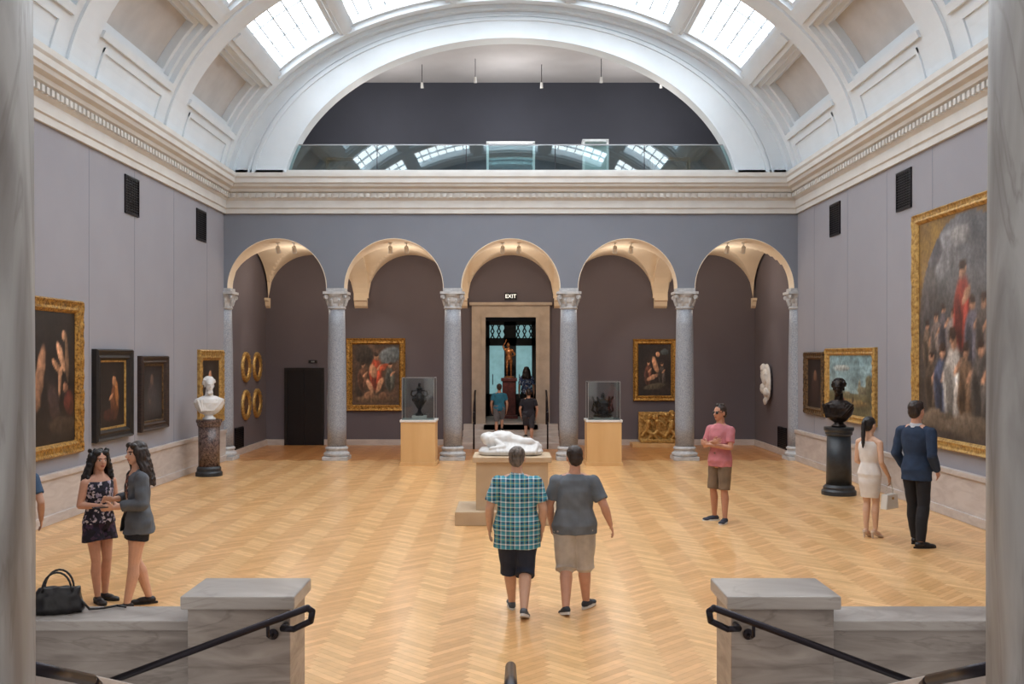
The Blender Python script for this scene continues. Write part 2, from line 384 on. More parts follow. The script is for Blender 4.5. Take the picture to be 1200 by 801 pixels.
# ---------------- vault
EA,EB,EZ=6.7,4.54,6.2
def ep(t,o): 
    t=math.radians(t); return ((EA+o)*math.cos(t),EZ+(EB+o)*math.sin(t))
def vp(bm,t0,t1,ya,yb,o0,o1,n=None):
    if n is None: n=max(2,int(abs(t1-t0)/2))
    pts=[ep(t0+(t1-t0)*i/n,o0) for i in range(n+1)]+[ep(t0+(t1-t0)*i/n,o1) for i in range(n,-1,-1)]
    prism(bm,pts,'y',ya,yb)
def both(bm,t0,t1,*a):
    vp(bm,t0,t1,*a); 
    if abs((t0+t1)-180)>.1: vp(bm,180-t1,180-t0,*a)
bays=[(19.8,23.0),(15.6,18.8),(11.4,14.6),(7.2,10.4)]
ribs=[(23.0,YB),(18.8,19.8),(14.6,15.6),(10.4,11.4),(YF,7.2)]
bm=nb()
for a,b in ribs:
    vp(bm,4,176,a,b,0,.5,90)
    if b-a>.8:
        c=(a+b)/2; vp(bm,6,174,c-.3,c+.3,-.05,.0,90)
vp(bm,5,175,23.0,23.18,-.05,.0,90); vp(bm,5,175,23.4,YB,-.10,0,90)
trim(bm,M['white'])
wn=0
for bi,(a,b) in enumerate(bays):
    bm=nb()
    both(bm,4,18,a,b,0,.5); both(bm,33,37.8,a,b,0,.5); both(bm,53.9,56.8,a,b,0,.5); both(bm,77,80,a,b,0,.5)
    both(bm,34.2,36.4,a,b,-.05,0); both(bm,54.6,56.1,a,b,-.04,0); both(bm,78,79,a,b,-.04,0)
    both(bm,16.2,17.6,a,b,-.05,0)
    for (ta,tb,ya,yb) in ((7,8,a+.25,b-.25),(14,15,a+.25,b-.25),(7,15,a+.25,a+.33),(7,15,b-.33,b-.25)): both(bm,ta,tb,ya,yb,-.03,0)
    for (o0,w) in ((.10,.12),(.2,.24)):
        both(bm,18,18+w*8,a,b,o0,.5); both(bm,33-w*8,33,a,b,o0,.5); both(bm,18,33,a,a+w,o0,.5); both(bm,18,33,b-w,b,o0,.5)
    trim(bm,M['white'])
    bm=nb(); both(bm,18,33,a,b,.36,.5); struct('ceiling',bm,M['coffer'])
    for (ta,tb) in ((37.8,53.9),(56.8,77),(80,100),(103,123.2),(126.1,142.2)):
        wn+=1
        bm=nb(); vp(bm,ta,tb,a,b,.30,.34); w=struct('window_%d'%wn,bm,M['sky'])
        bm=nb()
        for k in range(0,4):
            y=a+(b-a)*k/3; vp(bm,ta,tb,max(a,y-.022),min(b,y+.022),.24,.30)
        nk=5 if tb-ta<17 else 7
        for k in range(0,nk+1):
            t=ta+(tb-ta)*k/nk; vp(bm,max(ta,t-.14),min(tb,t+.14),a,b,.24,.30,2)
        obj('glazing_bar',bm,M['bar'],w)
        bm=nb(); vp(bm,ta,ta+.9,a,b,.08,.3,2); vp(bm,tb-.9,tb,a,b,.08,.3,2); vp(bm,ta,tb,a,a+.1,.08,.3); vp(bm,ta,tb,b-.1,b,.08,.3)
        obj('window_frame',bm,M['white'],w)
IA,IB=5.40,3.80
n=80
outer=[ep(180*i/n,.3) for i in range(n+1)]
s0=math.degrees(math.asin((6.85-EZ)/IB))
inner=[(IA*math.cos(math.radians(s0+(180-2*s0)*i/n)),EZ+IB*math.sin(math.radians(s0+(180-2*s0)*i/n))) for i in range(n,-1,-1)]
bm=nb(); prism(bm,outer+inner,'y',YB,YB+.45)
trim(bm,M['white'])
def ering(bm,a0,b0,a1,b1,ya,yb,s):
    A=[(a0*math.cos(math.radians(s+(180-2*s)*i/n)),EZ+b0*math.sin(math.radians(s+(180-2*s)*i/n))) for i in range(n+1)]
    B_=[(a1*math.cos(math.radians(s+(180-2*s)*i/n)),EZ+b1*math.sin(math.radians(s+(180-2*s)*i/n))) for i in range(n,-1,-1)]
    prism(bm,A+B_,'y',ya,yb)
bm=nb(); ering(bm,IA+.0,IB+.0,IA+.06,IB+.06,YB-.03,YB,8); ering(bm,IA+.72,IB+.42,IA+.80,IB+.48,YB-.04,YB,8); ering(bm,IA+.85,IB+.52,IA+.90,IB+.56,YB-.03,YB,8)
trim(bm,M['white'])
bm=nb(); box(bm,-6.75,6.75,YB+.0,YB+.45,6.6,6.88); trim(bm,M['cornice'])
bm=nb(); box(bm,-7.2,7.2,YB+.4,28.0,6.3,6.7); struct('floor',bm,M['portal'])
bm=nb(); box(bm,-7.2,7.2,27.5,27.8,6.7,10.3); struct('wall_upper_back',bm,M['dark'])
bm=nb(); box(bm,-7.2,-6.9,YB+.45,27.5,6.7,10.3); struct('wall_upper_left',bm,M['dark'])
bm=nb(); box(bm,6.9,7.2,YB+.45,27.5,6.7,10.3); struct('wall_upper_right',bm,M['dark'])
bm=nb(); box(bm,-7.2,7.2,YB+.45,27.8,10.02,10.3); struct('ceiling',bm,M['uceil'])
t=thing('glass_balustrade','frameless glass balustrade across the arched upper opening','balustrade',(0,YB+.2,6.88))
for k in range(5):
    a=-5.32+k*2.128; bm=nb(); box(bm,a+.01,a+2.118,-.01,.01,0,.62); obj('glass_panel',bm,M['glassb'],t)
bm=nb(); box(bm,-5.33,5.33,-.02,.02,.62,.645); obj('top_rail',bm,M['steel'],t)
bm=nb(); box(bm,-5.33,5.33,-.03,.03,-.02,.03); obj('base_channel',bm,M['steel'],t)
bm=nb()
prism(bm,[(-7.2,-.2),(-3.4,-.2),(-3.4,5.2)]+[(3.4*math.cos(PI-PI*i/20),5.2+2.0*math.sin(PI*i/20)) for i in range(1,20)]+[(3.4,5.2),(3.4,-.2),(7.2,-.2),(7.2,11.3),(-7.2,11.3)],'y',YF-.35,YF)
struct('wall_front',bm,M['wall'])
def column():
    t=thing('arcade_column','x','column',(0,YB+.2,0),0,None)
    bm=nb(); box(bm,-.30,.30,-.30,.30,0,.09)
    lathe(bm,[(.29,.09),(.31,.12),(.31,.16),(.27,.19),(.25,.21),(.25,.24),(.27,.26),(.27,.29),(.235,.32)],36)
    obj('base',bm,M['capst'],t,bevel=.006)
    bm=nb(); lathe(bm,[(.222,.31),(.226,.8),(.226,1.5),(.216,2.4),(.200,3.2),(.19,3.60)],40); obj('shaft',bm,M['col'],t,True)
    bm=nb(); lathe(bm,[(.19,3.58),(.215,3.60),(.215,3.63),(.195,3.65),(.195,3.72),(.22,3.76),(.235,3.86),(.26,3.9),(.27,3.94)],36)
    box(bm,-.285,.285,-.27,.27,3.94,4.0); box(bm,-.22,.22,-.2,.2,4.0,4.08)
    for i in range(8):
        a=2*PI*i/8+PI/8; cx,cy=.208*math.cos(a),.208*math.sin(a)
        cap(bm,V(cx,cy,3.68),V(cx*1.18,cy*1.18,3.80),.028,.03,8)
    for sx in (-1,1):
        for sy in (-1,1):
            c=V(sx*.222,sy*.222,3.87); dd=V(sx*.018,-sy*.018,0); frus(bm,c-dd,c+dd,.055,.055,16)
    obj('capital',bm,M['capst'],t)
    return t
labs=['grey granite arcade column between the elevator bay and the gilt framed painting','grey granite arcade column directly left of the central doorway arch','grey granite arcade column directly right of the central doorway arch','grey granite arcade column at right, behind the man in the pink shirt']
t0=column()
for i,x in enumerate((-4.155,-1.385,1.385,4.155)):
    t=t0 if i==0 else duptree(t0); t.location.x=x; t['label']=labs[i]; t['group']='columns of the arcade'
for s,l in ((-1,'engaged end column of the arcade against the left wall'),(1,'engaged end column of the arcade against the right wall')):
    t=duptree(t0); t.location=(s*6.86,YB+.2,0); t['label']=l; t['group']='columns of the arcade'
def vent(label,loc,rot,w,h,group):
    t=thing('wall_vent',label,'vent',loc,rot,group)
    bm=nb(); box(bm,-w/2,w/2,-.004,0,-h/2,h/2); obj('backing',bm,M['black'],t)
    bm=nb(); f=.03
    for (a,b,c,e) in ((-w/2,w/2,-h/2,-h/2+f),(-w/2,w/2,h/2-f,h/2),(-w/2,-w/2+f,-h/2,h/2),(w/2-f,w/2,-h/2,h/2)): box(bm,a,b,-.025,0,c,e)
    obj('frame',bm,M['metal'],t)
    bm=nb(); k=int(h/.045)
    for i in range(1,k): z=-h/2+h*i/k; box(bm,-w/2,w/2,-.018,-.005,z-.006,z+.006)
    for i in range(1,8): x=-w/2+w*i/8; box(bm,x-.005,x+.005,-.016,-.006,-h/2,h/2)
    obj('grille',bm,M['metal'],t)
vent('black grille vent high on the left wall, nearer one',(-HW,17.85,5.33),PI/2,.66,.68,'high wall vents')
vent('black grille vent high on the left wall, beside the arcade',(-HW,21.85,5.33),PI/2,.66,.68,'high wall vents')
vent('black grille vent high on the right wall, beside the arcade',(HW,20.85,5.33),-PI/2,.66,.68,'high wall vents')
vent('black grille vent high on the right wall, above the large arched painting',(HW,17.2,5.33),-PI/2,.66,.68,'high wall vents')
vent('low black floor level vent in the left end of the loggia',(-HW,24.9,.42),PI/2,.8,.55,'low loggia vents')
vent('low black floor level vent in the right end of the loggia',(HW,24.9,.42),-PI/2,.8,.55,'low loggia vents')
def frame_bm(w,h,prof,orn=0,mseg=26):
    bm=nb(); R=[]
    for d,hh in prof:
        W=w/2-d; H=h/2-d; r=[]
        co=[(-W,-H),(W,-H),(W,H),(-W,H)]
        for k in range(4):
            a,b=co[k],co[(k+1)%4]
            for i in range(mseg):
                f=i/mseg; y=-hh
                if orn and hh>.02: y-=orn*(.5+.5*math.sin(f*mseg*PI*.66))*(1 if 0<d else .5)+orn*.6*noise.noise(Vector((f*20+k*7,d*30,0)))
                r.append(bm.verts.new((a[0]+(b[0]-a[0])*f,y,a[1]+(b[1]-a[1])*f)))
        R.append(r)
    n=4*mseg
    for a,b in zip(R,R[1:]):
        for i in range(n): bm.faces.new((a[i],a[(i+1)%n],b[(i+1)%n],b[i]))
    return bm
def fig_blobs(u,v,s,robe,skin=(190,142,110),bend=0.0):
    d=[x*.7 for x in robe]
    return [(u,v,.55*s,1.0*s,bend,robe),(u-.18*s,v-.2*s,.22*s,.75*s,bend+.15,d),(u+.22*s,v-.1*s,.14*s,.6*s,bend-.2,[min(255,x*1.25) for x in robe]),(u+.3*s,v+.45*s,.32*s,.11*s,.7,skin),(u+.05*s,v+1.15*s,.20*s,.24*s,0,skin),(u+.03*s,v+1.28*s,.2*s,.14*s,0,(60,44,36))]
def canvas(w,h,bg,blobs,n=72,seed=0,arch=None):
    verts=[];faces=[];cols=[]
    nx=n; nz=max(8,int(n*h/w)) if h<w else int(n*min(1.6,h/w))
    for j in range(nz+1):
        for i in range(nx+1):
            u=i/nx; v=j/nz; verts.append((-w/2+w*u,-.012,-h/2+h*v))
            wu=u+.02*noise.noise(Vector((u*9+seed,v*9,1))); wv=v+.02*noise.noise(Vector((u*9,v*9+seed,5)))
            g=noise.noise(Vector((u*4+seed,v*4,9)))*.35+noise.noise(Vector((u*13,v*13+seed,9)))*.2
            c=[x*(1+g) for x in bg(u,v)] if callable(bg) else [x*(1+g) for x in bg]
            nn=.3*noise.noise(Vector((u*26+seed,v*14,3)))
            for (bu,bv,ru,rv,an,bc) in blobs:
                du=wu-bu; dv=wv-bv; ca,sa=math.cos(an),math.sin(an)
                a=(du*ca+dv*sa)/ru; b=(-du*sa+dv*ca)/rv; r=math.sqrt(a*a+b*b)
                if r>1.15: continue
                k=max(0,min(1,(1.15-r)/.35)); k=k*k*(3-2*k)
                sh=1+.3*(-a*.5+b*.6)+nn
                c=[x*(1-k)+y*sh*k for x,y in zip(c,bc)]
            if arch:
                x=abs(u-.5)*2; zc=arch
                if v>zc and (x*w/2)**2+((v-zc)*h)**2>(w/2*.98)**2: c=[128+30*g*3,100+24*g*3,58]
            cols.append(lin([max(2,min(250,x)) for x in c]))
    for j in range(nz):
        for i in range(nx):
            a=j*(nx+1)+i; faces.append((a,a+1,a+nx+2,a+nx+1))
    me=bpy.data.meshes.new('canvas'); me.from_pydata(verts,[],faces); at=me.color_attributes.new('Col','FLOAT_COLOR','POINT')
    at.data.foreach_set('color',np.array(cols).ravel())
    return me
def painting(label,loc,rot,w,h,fw,fm,bg,blobs,orn=.008,seed=0,arch=None,depth=.08,fillet=None):
    t=thing('framed_painting',label,'painting',loc,rot)
    bm=frame_bm(w,h,[(0,0),(0,depth*.7),(fw*.12,depth),(fw*.3,depth*.75),(fw*.55,depth*.65),(fw*.75,depth*.8),(fw*.9,depth*.5),(fw,.02),(fw,.0)],orn)
    obj('frame',bm,fm,t)
    cw,ch=w-2*fw+.01,h-2*fw+.01
    if fillet:
        bm=frame_bm(cw,ch,[(0,.03),(.0,.035),(.03,.03),(.035,.012)],0,4); obj('fillet',bm,fillet,t)
    obj('canvas',None,M['canvas'],t,me=canvas(cw,ch,bg,blobs,seed=seed,arch=arch))
    return t
dk=(32,26,25); flesh=(196,146,112); cr=(212,198,176)
painting('large dark painting of pale figures in a carved gilt frame, nearest on the left wall',(-HW,14.35,2.14),PI/2,2.7,2.36,.20,M['gold'],dk,
 [(.88,.66,.022,.20,.1,(120,92,70)),(.80,.66,.035,.13,.5,flesh),(.83,.82,.028,.035,0,flesh),(.74,.58,.03,.09,.9,(170,124,92)),(.78,.48,.025,.14,-.2,(176,130,98)),(.92,.30,.07,.10,.3,(84,40,34)),(.86,.42,.03,.04,0,(160,112,86)),(.70,.30,.08,.15,.2,(60,46,44)),(.5,.5,.06,.25,-.2,(150,110,84)),(.2,.35,.12,.2,.1,(64,54,62)),(.82,.14,.2,.06,0,(60,48,40))],orn=.014,seed=3)
painting('dark painting of a candlelit figure in a plain black frame on the left wall',(-HW,16.93,1.815),PI/2,1.55,1.53,.19,M['blackwood'],(30,23,21),
 [(.62,.38,.15,.28,.1,(96,56,34)),(.70,.5,.07,.2,.2,(150,96,52)),(.60,.70,.07,.085,0,(176,124,86)),(.5,.47,.10,.03,.5,(170,118,82)),(.42,.2,.2,.10,0,(66,36,30)),(.62,.79,.08,.04,0,(40,28,24))],orn=0,seed=9,depth=.11,fillet=M['gold2'])
painting('nearly black painting in a brown wooden frame, third along the left wall',(-HW,18.85,1.77),PI/2,1.43,1.4,.16,M['brownwood'],(40,35,35),
 [(.5,.4,.24,.3,0,(54,45,44)),(.5,.72,.08,.10,0,(96,74,62)),(.4,.35,.05,.05,0,(84,66,56))],orn=0,seed=14,depth=.1,fillet=M['oldgold'])
painting('gilt framed portrait on the left wall behind the white marble bust',(-HW,22.5,1.78),PI/2,1.8,1.66,.24,M['gold2'],(50,44,40),
 [(.5,.35,.28,.32,0,(36,33,40)),(.5,.68,.10,.13,0,flesh),(.5,.52,.10,.04,0,cr)],orn=.012,seed=21)
painting('large gilt framed painting of red and flesh toned figures left of the central door',(-3.75,YL,1.96),0,1.64,2.02,.17,M['gold'],(88,68,54),
 [(.8,.82,.25,.14,.2,(104,112,116)),(.25,.82,.2,.16,0,(58,50,44)),(.15,.4,.1,.3,0,(66,54,46)),(.5,.10,.45,.07,0,(104,82,62))]
 +fig_blobs(.22,.42,.2,(110,78,60))+fig_blobs(.80,.42,.2,(84,86,80))+fig_blobs(.5,.5,.26,(170,74,50))
 +[(.44,.56,.07,.13,.4,flesh),(.58,.33,.05,.15,-.5,flesh),(.38,.30,.05,.14,.4,(204,156,124)),(.66,.62,.12,.05,.5,(176,84,56)),(.35,.16,.10,.06,0,(150,112,86)),(.66,.15,.09,.07,0,(120,88,66))],orn=.012,seed=33)
painting('square gilt framed dark painting on the loggia wall above the golden carving',(4.0,YL,2.09),0,1.2,1.72,.15,M['gold'],(42,34,32),
 fig_blobs(.3,.4,.2,(100,62,50))+fig_blobs(.72,.38,.2,(70,62,58))+[(.52,.60,.07,.18,.5,flesh),(.44,.36,.18,.05,.3,(184,140,112)),(.5,.18,.35,.06,.1,(84,76,62)),(.60,.80,.06,.05,0,flesh),(.80,.85,.12,.06,0,(74,82,84))],orn=.01,seed=41)
def bgbig(u,v):
    k=min(1,max(0,(v-.45)/.3)); return [70*(1-k)+104*k,63*(1-k)+104*k,60*(1-k)+107*k]
bb=[(.12,.60,.10,.32,.05,(80,75,75)),(.3,.83,.14,.10,.3,(128,127,130)),(.16,.86,.1,.08,0,(92,90,94)),(.45,.90,.1,.05,0,(136,133,132))]
for (u,v,s,c) in ((.10,.40,.10,(98,84,72)),(.19,.44,.10,(112,100,94)),(.28,.46,.11,(84,78,82)),(.37,.42,.12,(126,114,108)),(.46,.56,.16,(132,54,44)),(.56,.44,.14,(92,88,96)),(.66,.44,.14,(80,72,68)),(.14,.22,.13,(82,70,60)),(.25,.22,.15,(70,76,96)),(.37,.24,.18,(166,160,154)),(.50,.22,.15,(106,84,66)),(.63,.22,.16,(78,72,68)),(.8,.3,.2,(82,78,86))): bb+=fig_blobs(u,v,s,c,(168,126,100))
bb+=[(.2,.08,.2,.05,0,(108,94,80)),(.55,.07,.25,.05,0,(98,86,74))]
painting('huge arched altarpiece of a robed crowd in a gilt frame on the right wall',(HW,14.86,2.91),-PI/2,3.72,3.8,.17,M['gold2'],bgbig,bb,orn=.012,seed=52,arch=.52)
painting('small dark painting in an aged gilt frame, farthest on the right wall',(HW,22.2,1.86),-PI/2,1.4,1.4,.17,M['oldgold'],(40,32,30),
 [(.5,.4,.26,.3,0,(60,44,40)),(.5,.66,.1,.12,0,(120,86,66))],orn=.008,seed=61)
def bgl(u,v):
    k=min(1,max(0,(v-.34)/.04)); sk=[150-20*v,168-8*v,168]; return [104*(1-k)+sk[0]*k,98*(1-k)+sk[1]*k,72*(1-k)+sk[2]*k]
painting('wide pale blue landscape painting in a bright gilt frame on the right wall',(HW,19.9,1.89),-PI/2,2.9,1.48,.15,M['gold2'],bgl,
 [(.3,.78,.2,.06,0,(172,178,174)),(.70,.45,.03,.15,0,(142,134,112)),(.78,.42,.14,.07,0,(116,110,90)),(.90,.50,.08,.18,0,(98,96,76)),(.2,.37,.2,.035,0,(96,100,84)),(.5,.2,.4,.06,0,(140,118,80)),(.45,.37,.06,.03,0,(150,142,120)),(.55,.25,.02,.06,0,(60,48,40)),(.35,.22,.02,.06,0,(130,60,44))],orn=.012,seed=70)
M['ovalp']=mat('dark_oval_paint',(110,80,60),.5,c2=(44,34,34),scale=6)
def oval(label,y,z,seed):
    t=thing('oval_portrait',label,'oval painting',(-HW,y,z),PI/2,'gilt ovals on the loggia side wall')
    bm=nb(); R=[]; n=48
    for d,hh in [(0,0),(0,.04),(.03,.07),(.08,.05),(.11,.06),(.14,.02),(.14,0)]:
        R.append([bm.verts.new(((.40-d)*math.cos(2*PI*i/n),-hh-(.008*math.sin(i*PI/1.5) if .02<d<.12 else 0),(.39-d)*math.sin(2*PI*i/n))) for i in range(n)])
    for a,b in zip(R,R[1:]):
        for i in range(n): bm.faces.new((a[i],a[(i+1)%n],b[(i+1)%n],b[i]))
    obj('frame',bm,M['gold2'],t,True)
    bm=nb(); c=[bm.verts.new((.265*math.cos(2*PI*i/n),-.015,.255*math.sin(2*PI*i/n))) for i in range(n)]; bm.faces.new(c); obj('canvas',bm,M['ovalp'],t)
oval('oval gilt framed picture, upper one nearer the arcade',25.5,2.19,1); oval('oval gilt framed picture, upper one nearer the elevator',26.62,2.19,2)
oval('oval gilt framed picture, lower one nearer the arcade',25.5,1.22,3); oval('oval gilt framed picture, lower one nearer the elevator',26.62,1.22,4)
t=thing('exit_sign','small EXIT sign above the central doorway','sign',(0,YL,4.13)); bm=nb(); box(bm,-.17,.17,-.05,0,-.1,.1); obj('housing',bm,M['black'],t)
cu=bpy.data.curves.new('x','FONT'); cu.body='EXIT'; cu.size=.15; cu.align_x='CENTER'; cu.align_y='CENTER'; cu.extrude=.003
to=bpy.data.objects.new('x',cu); TS.collection.objects.link(to); TS.view_layers[0].update(); me=bpy.data.meshes.new_from_object(to.evaluated_get(TS.view_layers[0].depsgraph)); bpy.data.objects.remove(to)
o=obj('lettering',None,M['exitw'],t,me=me); o.rotation_euler=(PI/2,0,0); o.location=(0,-.055,0)
for s,l in ((-1,'dark metal handrail left of the steps to the central doorway'),(1,'dark metal handrail right of the steps to the central doorway')):
    t=thing('stair_handrail',l,'handrail',(s*.98,26.45,0),0,'handrails of the back steps')
    bm=nb(); tube(bm,[(0,-.15,.75),(0,-.15,.95),(0,0,.98),(0,1.0,1.5),(0,1.2,1.52),(0,1.2,1.3)],.026); obj('rail',bm,M['metal'],t,True)
    bm=nb(); tube(bm,[(0,0,.02),(0,0,.98)],.022); obj('post',bm,M['metal'],t,True)
    bm=nb(); tube(bm,[(0,.95,.61),(0,.95,1.46)],.022); obj('post',bm,M['metal'],t,True)
def spot(label,loc,group,m='lampw'):
    t=thing('spotlight',label,'spotlight',loc,0,group)
    bm=nb(); frus(bm,(0,0,0),(0,0,-.12),.012,.012); frus(bm,(0,0,.01),(0,0,-.015),.05,.05); obj('stem',bm,M[m],t)
    bm=nb(); frus(bm,(0,-.03,-.10),(0,.09,-.22),.05,.06); obj('lamp_head',bm,M[m],t)
    return t
bl=['elevator bay','left painting bay','central doorway bay','right painting bay','right end bay']
for i,c in enumerate(cs):
    for s,w in ((-1,'left'),(1,'right')):
        spot('small white spotlight under the vault of the %s, %s of its pair'%(bl[i],w),(c+s*.2,24.55,zs+1.175),'spotlights of the loggia')
for i,x in enumerate((-4.3,-2.3,-.9,.8,2.3,3.9)):
    t=thing('pendant_spotlight','thin pendant spotlight in the upper gallery, number %s from the left'%(['one','two','three','four','five','six'][i]),'spotlight',(x,25.3+(i%2)*.5,10.02),0,'upper gallery pendants')
    bm=nb(); frus(bm,(0,0,0),(0,0,-.5),.009,.009); obj('stem',bm,M['metal'],t); bm=nb(); frus(bm,(0,0,-.46),(0,.05,-.60),.03,.04); obj('lamp_head',bm,M['lampw'],t)
def ucase(label,x,y,w,h,lit=False):
    t=thing('display_case',label,'display case',(x,y,6.7)); 
    bm=nb(); box(bm,-w/2,w/2,-.2,.2,0,.12); obj('base',bm,M['case'],t)
    bm=nb()
    for sx in (-1,1): box(bm,sx*w/2-.03,sx*w/2+.03,-.2,-.14,.12,h)
    box(bm,-w/2-.03,w/2+.03,-.2,.2,h-.03,h+.03); obj('frame',bm,M['case'],t)
    if lit:
        bm=nb(); box(bm,-w/2,w/2,.1,.14,.12,h-.03); obj('back_panel',bm,M['case'],t)
    bm=nb(); box(bm,-w/2+.03,w/2-.03,-.18,-.17,.12,h-.03); obj('pane',bm,M['glass'],t)
ucase('white framed glass case in the upper gallery, centre of the opening',0,26,1.2,1.3)
ucase('slim white lined case in the upper gallery right of centre',2.2,26,.62,1.36,True)
painting('small dark picture hung at the left of the upper gallery',(-4.6,27.5,7.5),0,1.0,.9,.1,M['oldgold'],(50,44,42),[(.5,.5,.2,.3,0,(90,70,60))],orn=0,seed=81)
painting('small dark picture hung at the right of the upper gallery',(4.4,27.5,7.5),0,1.1,.9,.1,M['oldgold'],(50,44,42),[(.5,.5,.2,.3,0,(90,70,60))],orn=0,seed=82)
def vitrine(label,x,y,gh):
    t=thing('display_plinth',label,'display case',(x,y,0),0)
    bm=nb(); box(bm,-.39,.39,-.36,.36,.08,.98); obj('plinth',bm,M['plinth'],t,bevel=.006)
    bm=nb(); box(bm,-.42,.42,-.39,.39,0,.08); obj('base',bm,M['plinth'],t,bevel=.004)
    bm=nb(); box(bm,-.41,.41,-.38,.38,.98,1.03); obj('top_board',bm,M['white_p'],t,bevel=.004)
    bm=nb(); box(bm,-.36,.36,-.33,.33,1.03,1.03+gh); obj('glass_cover',bm,M['glass'],t)
    bm=nb()
    for a in (-.36,.36):
        for b in (-.33,.33): box(bm,a-.008,a+.008,b-.008,b+.008,1.03,1.03+gh)
        box(bm,a-.008,a+.008,-.336,.336,1.02+gh,1.034+gh)
    box(bm,-.366,.366,-.338,-.322,1.02+gh,1.034+gh); box(bm,-.366,.366,.322,.338,1.02+gh,1.034+gh)
    obj('glass_edge',bm,M['steel'],t)
xl,yl=(491.5-VX)*22.8/F,22.8; xr,yr=(706.5-VX)*22.8/F,22.8
vitrine('maple display plinth with glass case left of the central doorway',xl,yl,.95); vitrine('maple display plinth with glass case right of the central doorway',xr,yr,.86)
t=thing('bronze_urn','dark bronze figure urn with curling handles inside the left glass case','sculpture',(xl,yl,1.03))
bm=nb(); box(bm,-.16,.16,-.14,.14,0,.08); obj('stand',bm,M['white_p'],t)
bm=nb(); lathe(bm,[(.10,.08),(.1,.12),(.05,.15),(.035,.22),(.07,.27),(.13,.36),(.15,.46),(.12,.55),(.06,.6),(.05,.66),(.075,.7),(.03,.74)],24); 
for s in (-1,1): tube(bm,[V(s*.12,0,.5),V(s*.19,0,.56),V(s*.17,0,.64),V(s*.08,0,.65)],.018,8)
for i in range(8):
    a=i*PI/4; ell(bm,V(.14*math.cos(a),.14*math.sin(a),.44),(.03,.03,.05),None,8,6)
ell(bm,V(0,0,.78),(.035,.035,.05)); obj('urn',None,M['bronze'],t,me=remesh(bm,.008,1,.005,30))
t=thing('bronze_group','dark bronze squat ornamental group inside the right glass case','sculpture',(xr,yr,1.03))
bm=nb(); box(bm,-.22,.22,-.16,.16,0,.05); obj('stand',bm,M['white_p'],t)
bm=nb(); lathe(bm,[(.22,.05),(.22,.09),(.15,.12),(.13,.2),(.19,.3),(.2,.38),(.15,.43),(.05,.47),(.04,.55),(.02,.6)],20)
for i in range(5):
    a=i*2*PI/5+.3; tube(bm,[V(.12*math.cos(a),.12*math.sin(a),.1),V(.25*math.cos(a),.2*math.sin(a),.2),V(.2*math.cos(a),.18*math.sin(a),.4),V(.24*math.cos(a),.2*math.sin(a),.5)],.026,8)
obj('figures',None,M['bronze'],t,me=remesh(bm,.009,1,.008,30))
t=thing('gilt_carving','golden carved relief of entwined figures on a low wooden platform','carving',(4.05,27.3,.1))
bm=nb(); box(bm,-.54,.54,.02,.14,.06,.84); box(bm,-.5,.5,-.12,.12,0.01,.10)
rc=random.Random(3)
for (x,s_) in ((-.32,1),(0,-1),(.32,1)):
    cap(bm,V(x,-.04,.38),V(x+.04*s_,-.07,.58),.085,.075); ell(bm,V(x+.06*s_,-.1,.73),(.06,.06,.075)); cap(bm,V(x,-.05,.36),V(x+.13*s_,-.09,.24),.06,.05); cap(bm,V(x+.13*s_,-.09,.24),V(x+.03*s_,-.07,.11),.05,.035)
    cap(bm,V(x-.03,-.05,.36),V(x-.13*s_,-.06,.2),.06,.045); cap(bm,V(x+.06,-.07,.58),V(x+.18,-.09,.46),.035,.028); cap(bm,V(x-.04,-.07,.58),V(x-.16,-.08,.68),.035,.028)
for k in range(16): ell(bm,V(rc.uniform(-.5,.5),-.02,rc.uniform(.1,.86)),(rc.uniform(.04,.09),.05,rc.uniform(.04,.07)),None,8,6)
obj('relief',None,M['gold2'],t,me=remesh(bm,.011,1,.006,26))
bm=nb(); box(bm,3.3,4.95,26.95,27.62,0,.1); tag(obj('low_platform',bm,M['plinth'],bevel=.006),'low wooden platform under the golden carving','platform')
t=thing('marble_relief','white marble relief plaque on the right end wall of the loggia','relief',(HW-.08,26.1,1.78),-PI/2)
bm=nb(); ell(bm,V(0,-.005,0),(.36,.075,.5)); ell(bm,V(.05,-.08,.15),(.16,.08,.2)); ell(bm,V(.0,-.10,.38),(.1,.08,.12)); ell(bm,V(-.12,-.08,-.15),(.18,.07,.14)); ell(bm,V(.15,-.08,-.25),(.14,.07,.12)); ell(bm,V(-.2,-.06,.2),(.1,.06,.16)); ell(bm,V(0,-.05,-.48),(.14,.05,.1))
obj('carving',None,M['marblew'],t,me=remesh(bm,.012,1,.012,14))
# ---------------- centre plinth & reclining sculpture
Xc,Yc=0.02,15.0
t=thing('sculpture_plinth','tan stepped plinth under the white reclining marble in the middle of the hall','plinth',(Xc,Yc,0))
bm=nb(); box(bm,-.83,.83,-.55,.55,0,.2); obj('lower_step',bm,M['plinthtan'],t,bevel=.008)
bm=nb(); box(bm,-.53,.53,-.38,.38,.2,.90); obj('block',bm,M['plinthtan'],t,bevel=.006)
bm=nb(); box(bm,-.58,.58,-.42,.42,.90,.98); obj('top_slab',bm,M['plinthtan'],t,bevel=.008)
t=thing('reclining_sculpture','white marble figure reclining under drapery on the central tan plinth','sculpture',(Xc-.02,Yc,.99))
bm=nb(); loft(bm,[(V(0,0,0),.47,.26),(V(0,0,.05),.49,.27),(V(0,0,.10),.45,.23)],28,.7)
cap(bm,V(-.25,0,.19),V(-.05,0,.22),.12,.125); cap(bm,V(-.05,0,.2),V(.12,-.02,.17),.125,.11); cap(bm,V(.12,-.06,.17),V(.28,-.1,.19),.085,.065); cap(bm,V(.28,-.1,.19),V(.42,-.06,.12),.065,.045)
cap(bm,V(.12,.05,.16),V(.3,.06,.15),.085,.06); cap(bm,V(.3,.06,.15),V(.44,.04,.11),.06,.04)
